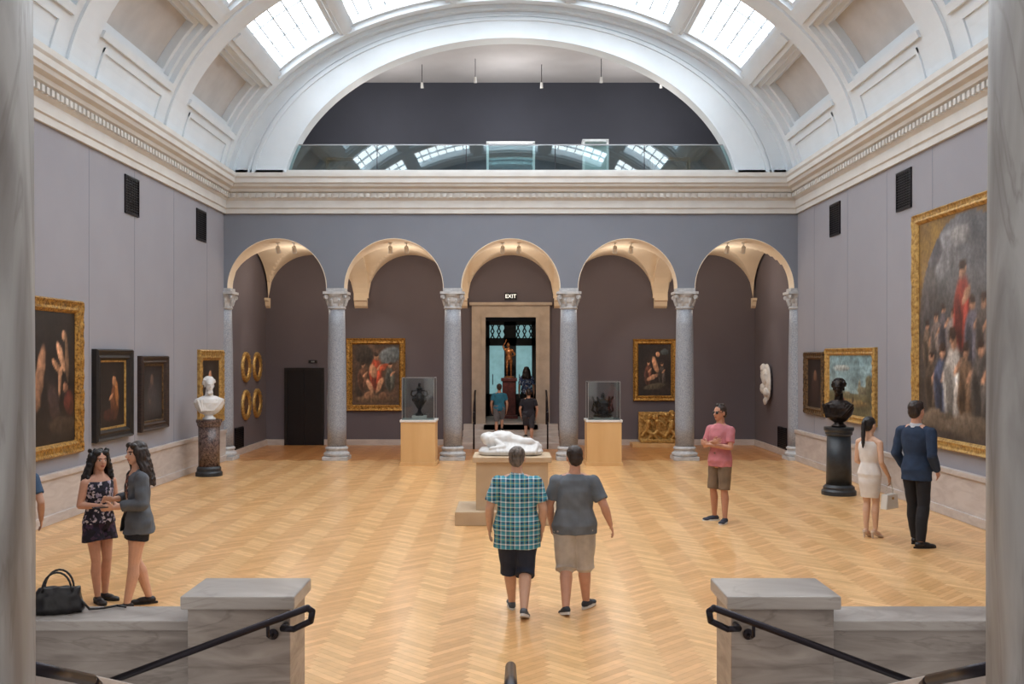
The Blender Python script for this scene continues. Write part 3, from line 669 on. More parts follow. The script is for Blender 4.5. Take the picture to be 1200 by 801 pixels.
ell(bm,V(-.36,-.03,.22),(.07,.08,.085)); ell(bm,V(-.38,.0,.25),(.08,.08,.07)); cap(bm,V(-.22,-.1,.2),V(-.1,-.2,.12),.04,.035); cap(bm,V(-.1,-.2,.12),V(-.3,-.2,.1),.035,.028); cap(bm,V(-.2,.08,.26),V(-.34,.02,.30),.045,.035)
for k in range(12):
    x=-.2+.05*k; cap(bm,V(x,-.24,.05),V(x+.04,-.06,.2-.004*k),.035,.045)
ell(bm,V(-.15,.03,.27),(.16,.13,.08))
obj('figure',None,M['marblew'],t,me=remesh(bm,.010,8,.002,14))
# ================================================================ FIGURES
TR=[(.462,.060,.045),(.490,.088,.060),(.530,.098,.068),(.575,.090,.062),(.625,.080,.056),(.68,.088,.060),(.735,.096,.062),(.775,.098,.056),(.800,.086,.050),(.820,.060,.040),(.840,.036,.033),(.862,.030,.031)]
def tr_at(z):
    if z<=TR[0][0]: return TR[0][1:]
    for a,b in zip(TR,TR[1:]):
        if z<=b[0]:
            f=(z-a[0])/(b[0]-a[0]); return (a[1]+(b[1]-a[1])*f,a[2]+(b[2]-a[2])*f)
    return TR[-1][1:]
DEF=dict(hipR=(.05,0,.50),kneeR=(.055,.012,.275),ankR=(.055,0,.045),hipL=(-.05,0,.50),kneeL=(-.055,.012,.275),ankL=(-.055,0,.045),
 shR=(.104,-.005,.786),elR=(.135,-.02,.625),wrR=(.14,.03,.485),shL=(-.104,-.005,.786),elL=(-.135,-.02,.625),wrL=(-.14,.03,.485),
 toeR=(.25,1,0),toeL=(-.25,1,0),lean=(0,0),yaw=0,pitch=0,roll=0,gw=1,gd=1,gs=1,hnR=(-1,0,0),hnL=(1,0,0),curl=.35,limb=1,waist=1)
class Fig:
    def __init__(s,H,**k):
        s.H=H; s.p=dict(DEF); s.p.update(k)
        s.hs=H/1.62
        s.C=V(s.p['lean'][0]*.42*H,(s.p['lean'][1]*.42+.006)*H,H-.115*s.hs)
        s.R=Matrix.Rotation(s.p['yaw'],3,'Z')@Matrix.Rotation(s.p['roll'],3,'Y')@Matrix.Rotation(s.p['pitch'],3,'X')
    def J(s,k):
        x,y,z=s.p[k]; l=s.p['lean']
        if k[:2]=='sh': return V((x*s.p['gs']+l[0]*.31)*s.H,(y+l[1]*.31)*s.H,z*s.H)
        return V(x*s.H,y*s.H,z*s.H)
    def g(s,z):
        f=max(0,min(1,(z-.62)/.14)); gw=s.p['gw']*(1-f)+s.p['gs']*f; gd=s.p['gd']*(1-f)+(1+(s.p['gd']-1)*.5)*f
        if z>.82: 
            k=min(1,(z-.82)/.03); gw=gw*(1-k)+1*k; gd=gd*(1-k)+k
        w=s.p['waist']; d=max(0,1-abs(z-.625)/.07); gw*=1+(w-1)*d
        return gw,gd
    def ring(s,z,inf=0):
        a,b=tr_at(z); gw,gd=s.g(z); l=s.p['lean']; k=max(0,z-.5)
        return (V(l[0]*k*s.H,(l[1]*k)*s.H,z*s.H),a*gw*s.H+inf,b*gd*s.H+inf)
    def hp(s,x,y,z): return s.C+s.R@(V(x,y,z)*s.hs)
    def he(s,bm,c,r,u=16,v=10): ell(bm,s.hp(*c),[q*s.hs for q in r],s.R,u,v)
    def head(s,bm):
        s.he(bm,(0,-.012,.030),(.074,.092,.084)); s.he(bm,(0,.018,-.018),(.062,.070,.084)); s.he(bm,(0,.046,-.078),(.032,.034,.026)); s.he(bm,(0,.02,-.06),(.05,.055,.035))
        frus(bm,s.hp(0,.078,.014),s.hp(0,.104,-.024),.008*s.hs,.014*s.hs,10); s.he(bm,(0,.100,-.026),(.015,.012,.010)); s.he(bm,(0,.070,.026),(.05,.018,.012))
        s.he(bm,(0,.080,-.050),(.022,.012,.009)); s.he(bm,(0,.078,-.060),(.018,.011,.007))
        for e in (-1,1): s.he(bm,(e*.076,-.006,-.006),(.010,.018,.030))
        l=s.p['lean']; cap(bm,V(l[0]*.33*s.H,l[1]*.33*s.H-.01*s.H,.815*s.H),s.hp(0,-.012,-.06),.036*s.H,.032*s.H)
    def hand(s,bm,side):
        wr=s.J('wr'+side); el=s.J('el'+side); d=(wr-el).normalized()
        if ('hd'+side) in s.p: d=Vector(s.p['hd'+side]).normalized()
        n=Vector(s.p['hn'+side]); n=(n-d*n.dot(d)).normalized(); q=d.cross(n); h=s.hs*.93
        if q.y<0 or (abs(q.y)<.3 and q.z<0): q=-q
        R=Matrix((q,n,d)).transposed()
        ell(bm,wr+d*.045*h,(.038*h,.015*h,.052*h),R,14,10); ell(bm,wr+d*.012*h,(.026*h,.017*h,.03*h),R,12,8)
        cu=s.p['curl']
        for i,(o,ln) in enumerate(((.031,.070),(.0105,.078),(-.0115,.073),(-.032,.058))):
            p=wr+(q*o+d*.082)*h; dd=(d+q*o*3).normalized(); rr=.0088*h
            for k,(fr) in enumerate((.45,.32,.23)):
                a=cu*(k+.6); e=(dd*math.cos(a)+n*math.sin(a)).normalized(); p2=p+e*ln*fr*h
                cap(bm,p,p2,rr,rr*.92,8); p=p2; rr*=.92
        p=wr+(q*.028+d*.02)*h; e=(q*.75+d*.75+n*.25).normalized(); p2=p+e*.042*h; cap(bm,p,p2,.013*h,.011*h,8); e2=(q*.25+d+n*.4).normalized(); cap(bm,p2,p2+e2*.032*h,.011*h,.009*h,8)
    def body(s,bm):
        H=s.H; L=s.p['limb']
        loft(bm,[s.ring(z) for z,_,_ in TR],24)
        s.head(bm)
        for e in 'RL':
            hp,kn,an=s.J('hip'+e),s.J('knee'+e),s.J('ank'+e)
            cap(bm,hp,kn,.050*H*L*min(1.25,s.p['gw']),.031*H*L); d=an-kn; mid=kn+d*.3-V(0,.008*H,0)
            cap(bm,kn,mid,.030*H*L,.034*H*L); cap(bm,mid,an,.034*H*L,.0195*H*L)
            sh,el,wr=s.J('sh'+e),s.J('el'+e),s.J('wr'+e)
            cap(bm,sh,el,.030*H*L,.0225*H*L); m2=el+(wr-el)*.3; cap(bm,el,m2,.0225*H*L,.0235*H*L); cap(bm,m2,wr,.0235*H*L,.0145*H)
            cap(bm,sh,V(sh.x*.4,sh.y,sh.z+.022*H),.028*H,.032*H)
            s.hand(bm,e); s.foot(bm,e)
    def fb(s,e):
        t=Vector(s.p['toe'+e]).normalized(); up=V(0,0,1); side=t.cross(up).normalized(); up=side.cross(t).normalized()
        return t,side,up,Matrix((side,t,up)).transposed()
    def foot(s,bm,e):
        t,sd,up,R=s.fb(e); a=s.J('ank'+e); h=s.hs*.95
        base=a-up*(.045*s.H)
        ell(bm,base-t*.02*h+up*.035*h,(.034*h,.045*h,.034*h),R); ell(bm,base+t*.05*h+up*.035*h,(.037*h,.075*h,.032*h),R); ell(bm,base+t*.12*h+up*.022*h,(.043*h,.062*h,.021*h),R)
        cap(bm,a,base+up*.04*h,.024*h,.032*h)
    def shoe(s,e,parent,m,sole):
        t,sd,up,R=s.fb(e); a=s.J('ank'+e); h=s.hs*.95; base=a-up*(.045*s.H)
        bm=nb()
        ell(bm,base-t*.02*h+up*.040*h,(.039*h,.052*h,.040*h),R); ell(bm,base+t*.05*h+up*.036*h,(.042*h,.08*h,.036*h),R); ell(bm,base+t*.125*h+up*.024*h,(.048*h,.066*h,.026*h),R)
        frus(bm,base+up*.03*h,base+up*.078*h,.042*h,.036*h)
        o=obj('shoe',None,m,parent,me=remesh(bm,.007,2))
        bm=nb(); pts=[]
        for i in range(24):
            q=2*PI*i/24; y=.052+.142*math.cos(q); w=.043+.009*math.cos(q); x=w*math.sin(q)
            pts.append(base+(t*y+sd*x)*h)
        A=[bm.verts.new(p+up*.020*h) for p in pts]; B_=[bm.verts.new(p-up*.006*h) for p in pts]
        bm.faces.new(A); bm.faces.new(B_[::-1])
        for i in range(24): bm.faces.new((A[i],B_[i],B_[(i+1)%24],A[(i+1)%24]))
        obj('sole',bm,sole,o)
def bodycolor(f,me,skin,brow=(40,28,24),lip=None,eyes=True):
    at=me.color_attributes.new('Col','FLOAT_COLOR','POINT'); lip=lip or [skin[0]*.85,skin[1]*.6,skin[2]*.6]
    nv=len(me.vertices); co=np.empty(nv*3); me.vertices.foreach_get('co',co); co=co.reshape(-1,3)
    q=((co-np.array(f.C))@np.array(f.R))/f.hs
    col=np.tile(np.array(lin(skin)),(nv,1))
    if eyes:
        x=np.abs(q[:,0]); fr=q[:,1]>.05
        lp=fr&((q[:,0]/.022)**2+((q[:,2]+.054)/.009)**2<1); col[lp]=lin(lip)
        br=fr&(((x-.031)/.02)**2+((q[:,2]-.026)/.0055)**2<1); col[br]=lin(brow)
        e=fr&(((x-.030)/.014)**2+((q[:,2]-.006)/.0075)**2<1); col[e]=lin((225,220,215)); e2=e&(np.abs(x-.030)<.007); col[e2]=lin((30,22,20))
    at.data.foreach_set('color',col.ravel())
SKIN=colmat('skin',.55,nscale=18,amt=.05)
M['soleW']=mat('white_rubber',(225,225,222),.7); M['soleD']=mat('dark_rubber',(30,30,32),.7)
def hairm(n,c): return mat(n,c,.5,c2=[v*.5 for v in c],scale=40,stretch=(1,1,.25),bump=.3)
HB=hairm('black_hair',(30,24,25)); HBR=hairm('dark_brown_hair',(54,38,32)); HG=hairm('grey_hair',(118,106,98))
def hair(f,parent,m,style,vox=.008):
    bm=nb()
    f.he(bm,(0,-.022,.044),(.083,.092,.082)); f.he(bm,(0,-.05,.0),(.074,.06,.08))
    rnd=random.Random(int(f.H*1000)); wr=.003
    if style=='short': f.he(bm,(0,.02,.088),(.06,.06,.03)); f.he(bm,(0,-.06,-.03),(.062,.045,.05)); wr=.004
    elif style=='spiky':
        for i in range(26):
            a=rnd.uniform(0,2*PI); r=rnd.uniform(0,.06); f.he(bm,(r*math.cos(a),-.01+r*math.sin(a),.11),(.014,.014,.022),8,6)
    else:
        if style in('long','curly','wavy'):
            ln={'long':.26,'curly':.25,'wavy':.33}[style]; fat={'long':1,'curly':1.35,'wavy':1.2}[style]
            for i in range(24):
                a=-PI*.14+ (PI*1.28)*i/23
                x=.080*math.cos(a); y=-.015-.072*math.sin(a)
                p=f.hp(x,y,.03); pts=[p]; ph=rnd.uniform(0,6)
                for k in range(1,8):
                    w=1.0+ .10*k*fat; sw=.012*math.sin(ph+k*1.5)
                    pts.append(f.hp(x*w+sw,min(y*(1+.05*k),.035)-.006*k+sw*.7,.03)-V(0,0,ln*k/7+rnd.uniform(0,.015)))
                for k in range(7): cap(bm,pts[k],pts[k+1],.021*f.hs*fat,.021*f.hs*fat*(1 if k<6 else .5),8)
            if style=='curly':
                for i in range(110):
                    a=rnd.uniform(-.35,PI+.35); z=rnd.uniform(-.22,.11); r=.092+.045*min(1,max(0,(.06-z)/.2)); f.he(bm,(r*math.cos(a),-.02-r*math.sin(a)*.9,z),(.022,.022,.024),8,6)
            f.he(bm,(.042,.048,.082),(.038,.032,.032)); f.he(bm,(-.042,.048,.082),(.038,.032,.032)); f.he(bm,(.066,.03,.03),(.022,.035,.05)); f.he(bm,(-.066,.03,.03),(.022,.035,.05))
            wr=.003
        if style=='pony':
            f.he(bm,(0,-.105,.05),(.03,.03,.03)); pts=[f.hp(0,-.12,.04)]
            for k in range(1,7): pts.append(f.hp(.004*k,-.125-.006*k,.04)-V(0,0,.055*k))
            for k in range(6): cap(bm,pts[k],pts[k+1],(.024+.006*(k<4))*f.hs,(.024+.006*(k<3))*f.hs*(1 if k<5 else .4),10)
    return obj('hair',None,m,parent,me=remesh(bm,vox,1,wr,45))
def shirt(f,parent,m,name='shirt',hem=.5,sleeve=.55,inf=.012,long=False,flare=0,neck=.834,wr=.005,openf=0,collar=None,vox=.008,vneck=False):
    H=f.H; bm=nb(); zs_=[hem]+([.46] if hem<.45 else [])+[z for z,_,_ in TR if max(hem,.47)+.01<z<neck-.004]+[neck]
    rings=[]
    for z in zs_:
        c,a,b=f.ring(max(z,.50) if z<.5 else z,inf)
        c=V(c.x,c.y,z*H); k=max(0,(.6-z)/.1)*flare; rings.append((c,a+k,b+k))
    loft(bm,rings,32)
    L=f.p['limb']
    if sleeve:
        for e in 'RL':
            sh,el,w=f.J('sh'+e),f.J('el'+e),f.J('wr'+e)
            ell(bm,sh,(.031*H*L+inf*.8,)*3); frus(bm,sh,V(sh.x*.25,sh.y,sh.z+.026*H),.031*H+inf*.6,.028*H)
            if long:
                cap(bm,sh,el,.030*H*L+inf*.9,.025*H*L+inf); en=el+(w-el)*sleeve; ell(bm,el,(.026*H*L+inf,)*3); frus(bm,el,en,.026*H*L+inf,.017*H+inf)
            else:
                en=sh+(el-sh)*sleeve; frus(bm,sh,en,.031*H*L+inf*.8,.028*H*L+inf)
    if collar: frus(bm,V(f.p['lean'][0]*.33*H,f.p['lean'][1]*.33*H-.006*H,.815*H),V(f.p['lean'][0]*.35*H,f.p['lean'][1]*.35*H-.006*H,.848*H),.046*H,.039*H)
    me=remesh(bm,vox,2,wr,14,seed=H*10)
    if openf:
        b2=bmesh.new(); b2.from_mesh(me)
        dl=[]
        for v in b2.verts:
            k=max(0,v.co.z/H-.5)*H; lim=openf*(max(.12,min(1,(v.co.z/H-.66)/.14)) if vneck else 1)
            if v.co.y>f.p['lean'][1]*k+.02*H and abs(v.co.x-f.p['lean'][0]*k)<lim and .4*H<v.co.z<.84*H: dl.append(v)
        bmesh.ops.delete(b2,geom=dl,context='VERTS'); b2.to_mesh(me); b2.free()
    return obj(name,None,m,parent,me=me)
def legs(f,parent,m,name='shorts',frac=.8,inf=.014,waist=.60,flare=.012,full=False,wr=.004,vox=.008):
    H=f.H; bm=nb(); zs_=[.478]+[z for z,_,_ in TR if .485<z<waist-.01]+[waist]
    loft(bm,[f.ring(z,inf*.8) for z in zs_],28); L=f.p['limb']
    for e in 'RL':
        hp,kn,an=f.J('hip'+e),f.J('knee'+e),f.J('ank'+e); r=.050*H*L*min(1.25,f.p['gw'])
        ell(bm,hp,(r+inf,)*3)
        if full:
            m_=kn+(an-kn)*.3-V(0,.008*H,0)
            frus(bm,hp,kn,r+inf,.035*H*L+inf); ell(bm,kn,(.036*H*L+inf,)*3); frus(bm,kn,m_,.036*H*L+inf,.037*H*L+inf); ell(bm,m_,(.037*H*L+inf,)*3); frus(bm,m_,kn+(an-kn)*1.0,.037*H*L+inf,.025*H*L+inf*1.2)
        elif frac>1:
            q=kn+(an-kn)*(frac-1); rk=.034*H*L+inf+flare; frus(bm,hp,kn,r+inf,rk); ell(bm,kn,(rk,)*3); frus(bm,kn,q,rk,rk+.006)
        else:
            q=hp+(kn-hp)*min(frac,1); frus(bm,hp,q,r+inf,(.050+(.031-.050)*frac)*H*L*1.08+inf+flare)
    return obj(name,None,m,parent,me=remesh(bm,vox,2,wr,12))
def person(label,loc,rot,f,skin,hairs,vox=.006,shoes=None,eyes=True,group=None,brow=(40,28,24)):
    t=thing('person',label,'person',loc,rot,group)
    bm=nb(); f.body(bm); me=remesh(bm,vox,2); bodycolor(f,me,skin,brow,eyes=eyes); obj('body',None,SKIN,t,me=me)
    if hairs: hair(f,t,*hairs,vox=vox)
    if shoes:
        for e in 'RL': f.shoe(e,t,*shoes)
    return t
def cloth(n,c,c2=None,**k): return mat(n,c,.85,c2=c2 or [v*.86 for v in c],scale=k.get('scale',6),detail=3)
f=Fig(1.59,gw=1.34,gd=1.35,gs=1.08,limb=1.15,kneeL=(-.045,.055,.278),ankL=(-.030,.115,.047),kneeR=(.05,.0,.272),ankR=(.040,-.15,.068),toeR=(.18,1,-.38),toeL=(-.1,1,.12),elR=(.156,-.03,.635),wrR=(.150,.015,.495),elL=(-.165,-.01,.635),wrL=(-.166,.06,.495),pitch=-.05,yaw=-.1,roll=.03)
t=person('person with short grey hair in a teal and yellow plaid shirt walking away',(.06,9.52,0),0,f,(206,164,140),(HG,'short'),shoes=(mat('grey_sneaker',(90,94,100),.7),M['soleW']))
pl=plaid('teal_plaid_cloth',7.6,[(0,(56,134,158)),(.14,(226,234,236)),(.23,(56,134,158)),(.30,(26,48,82)),(.40,(70,150,170)),(.52,(206,206,116)),(.57,(56,136,156)),(.68,(24,46,80)),(.80,(214,228,232)),(.87,(80,166,186))])
shirt(f,t,pl,hem=.40,sleeve=.76,inf=.018,flare=.008,collar=1,vox=.007,wr=.007); legs(f,t,cloth('navy_cloth',(38,46,66)),frac=1.2,inf=.014,flare=.014,wr=.006)
f=Fig(1.59,gw=1.26,gd=1.3,gs=1.07,limb=1.15,kneeL=(-.05,.02,.275),ankL=(-.058,-.10,.055),kneeR=(.06,.05,.278),ankR=(.075,.07,.052),toeR=(.5,.8,.05),toeL=(-.25,1,-.28),elR=(.176,-.04,.645),wrR=(.218,.0,.525),elL=(-.152,.01,.645),wrL=(-.140,.09,.515),yaw=.2,pitch=-.05,roll=-.03)
t=person('person with dark cropped hair in a grey t-shirt and khaki shorts walking away',(.615,9.6,0),0,f,(204,154,130),(HBR,'short'),shoes=(mat('dark_sneaker',(48,54,62),.7),M['soleW']))
shirt(f,t,cloth('grey_jersey',(108,115,124)),name='t_shirt',hem=.475,sleeve=.76,inf=.017,flare=.014,wr=.007); legs(f,t,cloth('khaki_grey_cloth',(196,190,184)),frac=1.12,inf=.018,flare=.018,wr=.006)
X,Y=fl(844,611)
f=Fig(1.74,gw=1.08,gd=1.1,gs=1.04,kneeL=(-.06,.02,.275),ankL=(-.075,.03,.045),kneeR=(.06,.02,.275),ankR=(.08,-.02,.045),toeR=(.45,1,0),toeL=(-.35,1,0),elR=(.14,.035,.645),wrR=(-.02,.115,.69),elL=(-.14,.035,.645),wrL=(.03,.13,.665),hdR=(-1,.1,.2),hdL=(1,.0,.25),hnR=(0,-1,0),hnL=(0,-1,0),curl=.2,yaw=-.1)
t=person('man in a pink short sleeved shirt and brown shorts standing with crossed arms',(X,Y,0),math.radians(128),f,(184,132,106),(HBR,'spiky'),shoes=(mat('navy_sneaker',(44,50,66),.7),M['soleW']))
shirt(f,t,cloth('pink_cloth',(204,126,134)),hem=.475,sleeve=.72,inf=.013,flare=.010,collar=1,wr=.007); legs(f,t,cloth('brown_olive_cloth',(126,106,86)),frac=.98,inf=.013,flare=.014)
bm=nb()
for e in (-1,1): f.he(bm,(e*.032,.084,.006),(.024,.010,.018))
frus(bm,f.hp(-.07,.07,.014),f.hp(.07,.07,.014),.003,.003)
for e in (-1,1): frus(bm,f.hp(e*.06,.072,.012),f.hp(e*.08,-.005,.012),.003,.003)
obj('glasses',bm,M['black'],t,True)
X,Y=fl(1019,630)
f=Fig(1.64,gw=1.0,gs=.92,waist=.86,limb=.92,kneeL=(-.035,.02,.29),ankL=(-.03,.0,.075),kneeR=(.04,.03,.29),ankR=(.035,.03,.075),toeR=(.15,1,-.42),toeL=(-.1,1,-.42),elR=(.125,-.03,.635),wrR=(.13,.07,.515),elL=(-.12,-.0,.63),wrL=(-.09,.10,.59),hdR=(0,.3,-1),yaw=-.15)
rd=math.radians(-52)
t=person('woman with long black ponytail in a sleeveless white dress facing the right wall',(X,Y,0),rd,f,(210,170,144),(HB,'pony'),shoes=None)
wd=cloth('white_dress_cloth',(226,222,218),(212,206,202))
bm=nb(); H=f.H; rr=[]
for z,k in ((.335,0),(.40,.006),(.46,.008),(.50,.010),(.53,.011),(.575,.010),(.625,.008),(.68,.010),(.735,.011),(.775,.008),(.800,.004)):
    if z<.5:
        c,a,b=f.ring(.53,.008); w=.72+.28*(z-.335)/.165; rr.append((V(0,.012*(1-(z-.335)/.165),z*H),a*w,b*(w+.05)))
    else: rr.append(f.ring(z,k))
loft(bm,rr,28); obj('dress',None,wd,t,me=remesh(bm,.008,2,.003,14))
hm=mat('nude_heel_leather',(214,190,170),.4)
for e in 'RL':
    tt,sd,up,R=f.fb(e); a=f.J('ank'+e); h=f.hs*.95; base=a-up*(.045*f.H); bm=nb()
    ell(bm,base+tt*.12*h+up*.016*h,(.046*h,.062*h,.024*h),R); ell(bm,base+tt*.03*h+up*.006*h,(.03*h,.10*h,.014*h),R); ell(bm,base-tt*.025*h+up*.03*h,(.034*h,.04*h,.03*h),R)
    hb=base-tt*.035*h; frus(bm,V(hb.x,hb.y,0.002),hb+up*.02*h,.010*h,.022*h); obj('high_heel_shoe',None,hm,t,me=remesh(bm,.006,1))
wl=f.J('wrR')+V(0,.02,-.075); bp=Matrix.Rotation(rd,3,'Z')@wl+V(X,Y,0)
tb=thing('handbag','small white handbag carried by the woman in the white dress','handbag',(bp.x,bp.y,bp.z-.36),rd+PI/2)
bm=nb(); prism(bm,[(-.15,0),(.15,0),(.12,.20),(-.12,.20)],'y',-.05,.05); obj('bag_body',bm,mat('cream_leather',(226,222,214),.4),tb,bevel=.015)
bm=nb(); tube(bm,[V(.08*math.cos(a),0,.2+.155*math.sin(a)) for a in [PI*i/12 for i in range(13)]],.007,8); obj('handle',bm,mat('cream_leather_strap',(206,200,190),.4),tb,True)
bm=nb(); box(bm,-.02,.02,-.056,-.05,.13,.16); obj('clasp',bm,M['gold2'],tb)
X,Y=fl(1074,639)
f=Fig(1.88,gw=1.0,gs=1.10,kneeL=(-.045,.03,.275),ankL=(-.055,.075,.045),kneeR=(.06,-.01,.275),ankR=(.07,-.06,.045),toeR=(.5,1,0),toeL=(-.1,1,0),elR=(.150,-.05,.635),wrR=(.125,.045,.525),elL=(-.145,-.02,.63),wrL=(-.12,.06,.51),yaw=-.1,pitch=.03)
t=person('tall man in a navy blue suit jacket and black trousers facing the right wall',(X,Y,0),math.radians(-55),f,(204,156,132),(HBR,'short'),shoes=(mat('black_leather_shoe',(28,24,26),.35),M['soleD']))
legs(f,t,cloth('black_trouser_cloth',(28,28,34)),name='trousers',full=True,inf=.010)
shirt(f,t,cloth('pale_shirt_cloth',(206,212,222)),hem=.56,sleeve=None,inf=.006,collar=1,neck=.836)
shirt(f,t,cloth('navy_suit_cloth',(36,56,84),(28,44,68)),name='jacket',hem=.455,sleeve=.97,long=True,inf=.017,flare=.010,openf=.05,neck=.830,vneck=True)
X,Y=fl(116,704)
f=Fig(1.52,gw=1.02,gs=.94,waist=.9,limb=.98,kneeL=(-.045,.02,.275),ankL=(-.05,-.01,.045),kneeR=(.04,.03,.275),ankR=(.035,.04,.045),elR=(.13,-.01,.645),wrR=(.06,.12,.645),elL=(-.13,-.01,.645),wrL=(-.05,.12,.63),hdR=(-.5,.8,.1),hdL=(.5,.8,.1),hnR=(0,0,-1),hnL=(0,0,-1),toeR=(.15,1,0),toeL=(-.3,1,0),yaw=-.15)
t=person('woman with long curly black hair in a dark floral top and shorts at left',(X,Y,0),math.radians(-125),f,(204,154,130),(HB,'curly'),shoes=(mat('black_sandal',(34,28,30),.5),M['soleD']))
fl1=pattern('dark_floral_cloth',[(30,30,44),(40,40,58),(150,140,160),(26,26,38),(200,190,196),(34,34,50)],44)
legs(f,t,pattern('dark_floral_shorts_cloth',[(28,28,44),(36,34,56),(70,50,76),(24,24,36)],34),frac=.42,inf=.016,flare=.03)
shirt(f,t,fl1,name='top',hem=.52,sleeve=None,inf=.012,flare=.014,neck=.795)
X,Y=fl(161,711)
f=Fig(1.62,gw=1.08,gs=.96,waist=.92,limb=1.06,kneeL=(-.045,.03,.275),ankL=(-.05,.07,.045),kneeR=(.05,.0,.275),ankR=(.06,-.08,.045),elR=(.14,-.0,.65),wrR=(.06,.13,.655),elL=(-.135,.0,.64),wrL=(-.06,.145,.62),hdR=(-.3,1,.1),hdL=(.2,1,0),hnR=(-1,0,-.3),hnL=(1,0,.3),curl=.5,toeR=(.3,1,0),toeL=(-.1,1,0),pitch=-.05,yaw=.25)
rb=math.radians(122)
t=person('woman with long dark wavy hair in a grey cardigan and black shorts at left',(X,Y,0),rb,f,(216,168,142),(HBR,'wavy'),shoes=(mat('black_flat_shoe',(30,26,28),.5),M['soleD']))
legs(f,t,cloth('black_shorts_cloth',(34,36,46)),frac=.38,inf=.014,flare=.014)
shirt(f,t,pattern('rust_floral_cloth',[(60,50,56),(150,90,70),(200,184,172),(90,60,60),(40,40,52),(176,140,116)],40),name='blouse',hem=.51,sleeve=None,inf=.009,neck=.80)
shirt(f,t,cloth('grey_cardigan_knit',(98,103,110),(80,84,92)),name='cardigan',hem=.455,sleeve=.72,long=True,inf=.021,flare=.03,openf=.085,wr=.012,neck=.822)
ph=f.J('wrL')+V(.02,.12,.01); pw=Matrix.Rotation(rb,3,'Z')@ph+V(X,Y,0)
tp=thing('phone','dark phone held out by the woman in the grey cardigan','phone',(pw.x,pw.y,pw.z),rb); bm=nb(); box(bm,-.035,.035,-.07,.07,-.005,.003); obj('case',bm,M['black'],tp,bevel=.004); bm=nb(); box(bm,-.031,.031,-.064,.064,.003,.0045); obj('screen',bm,mat('phone_screen',(60,70,84),.1),tp)
f=Fig(1.58,gw=1.1,gs=1.05,elR=(.16,-.05,.64),wrR=(.15,.03,.52),elL=(-.15,-.02,.63),wrL=(-.14,.05,.5))
t=person('person in a blue t-shirt and jeans mostly hidden behind the left marble column',(-4.91,9.85,0),.3,f,(205,160,136),(HBR,'short'),shoes=(M['black'],M['soleW']),vox=.009)
shirt(f,t,cloth('blue_jersey',(66,92,122)),name='t_shirt',hem=.48,sleeve=.65,inf=.014); legs(f,t,cloth('denim_cloth',(52,72,104)),name='jeans',full=True,inf=.01)
f=Fig(1.42,gw=1.15,gs=1.05,kneeR=(.05,.08,.33),ankR=(.05,.06,.15),elR=(.15,-.02,.63),elL=(-.15,-.02,.63))
t=person('child in a teal blue t-shirt climbing the steps to the central doorway',(-.31,26.98,.3),0,f,(190,144,120),(HBR,'short'),shoes=(M['black'],M['soleW']),vox=.010)
shirt(f,t,cloth('teal_jersey',(40,112,140)),name='t_shirt',hem=.48,sleeve=.65,vox=.011); legs(f,t,cloth('grey_shorts',(110,112,118)),frac=.95,vox=.011)
f=Fig(1.44,gw=1.2,gs=1.1,kneeL=(-.05,.08,.33),ankL=(-.05,.06,.15),elR=(.16,-.02,.63),elL=(-.16,-.02,.63))
t=person('child in a black t-shirt and dark shorts on the lowest step before the doorway',(.48,26.66,.15),0,f,(200,154,130),(HBR,'short'),shoes=(M['black'],M['soleW']),vox=.010)
shirt(f,t,cloth('black_jersey',(40,40,50)),name='t_shirt',hem=.48,sleeve=.65,vox=.011); legs(f,t,cloth('dark_grey_shorts',(66,68,78)),frac=.98,vox=.011)
f=Fig(1.56,gw=1.1,gs=1.0)
t=person('woman in a blue patterned top beyond the doorway beside the bronze figure',(.47,29.6,.6),0,f,(190,144,120),(HBR,'long'),shoes=(M['black'],M['soleW']),vox=.010)
shirt(f,t,pattern('blue_white_cloth',[(60,80,120),(190,200,215),(80,100,140),(40,50,80)],30),hem=.48,sleeve=.8,vox=.011); legs(f,t,M['black'],name='trousers',full=True,vox=.011)
tpd=thing('statue_pedestal','dark red stone pedestal in the central doorway','pedestal',(-.05,30,.6)); bm=nb(); box(bm,-.26,.26,-.24,.24,0,.1); box(bm,-.2,.2,-.18,.18,.1,1.12); box(bm,-.24,.24,-.22,.22,1.12,1.22); obj('block',bm,M['red'],tpd,bevel=.01)
f=Fig(1.06,shR=(.108,0,.795),elR=(.17,.02,.9),wrR=(.1,.04,1.02),elL=(-.17,0,.66),wrL=(-.08,-.08,.6),kneeR=(.06,.05,.28),lean=(.05,.02),hnR=(0,-1,0),hnL=(0,1,0))
t=thing('bronze_statue','golden bronze nude figure with raised arm on the red pedestal','sculpture',(-.05,30,1.82),PI); bm=nb(); f.body(bm); lathe(bm,[(.16,-.0),(.16,.03),(.12,.05)],20); obj('figure',None,M['bronzeg'],t,me=remesh(bm,.009,1))
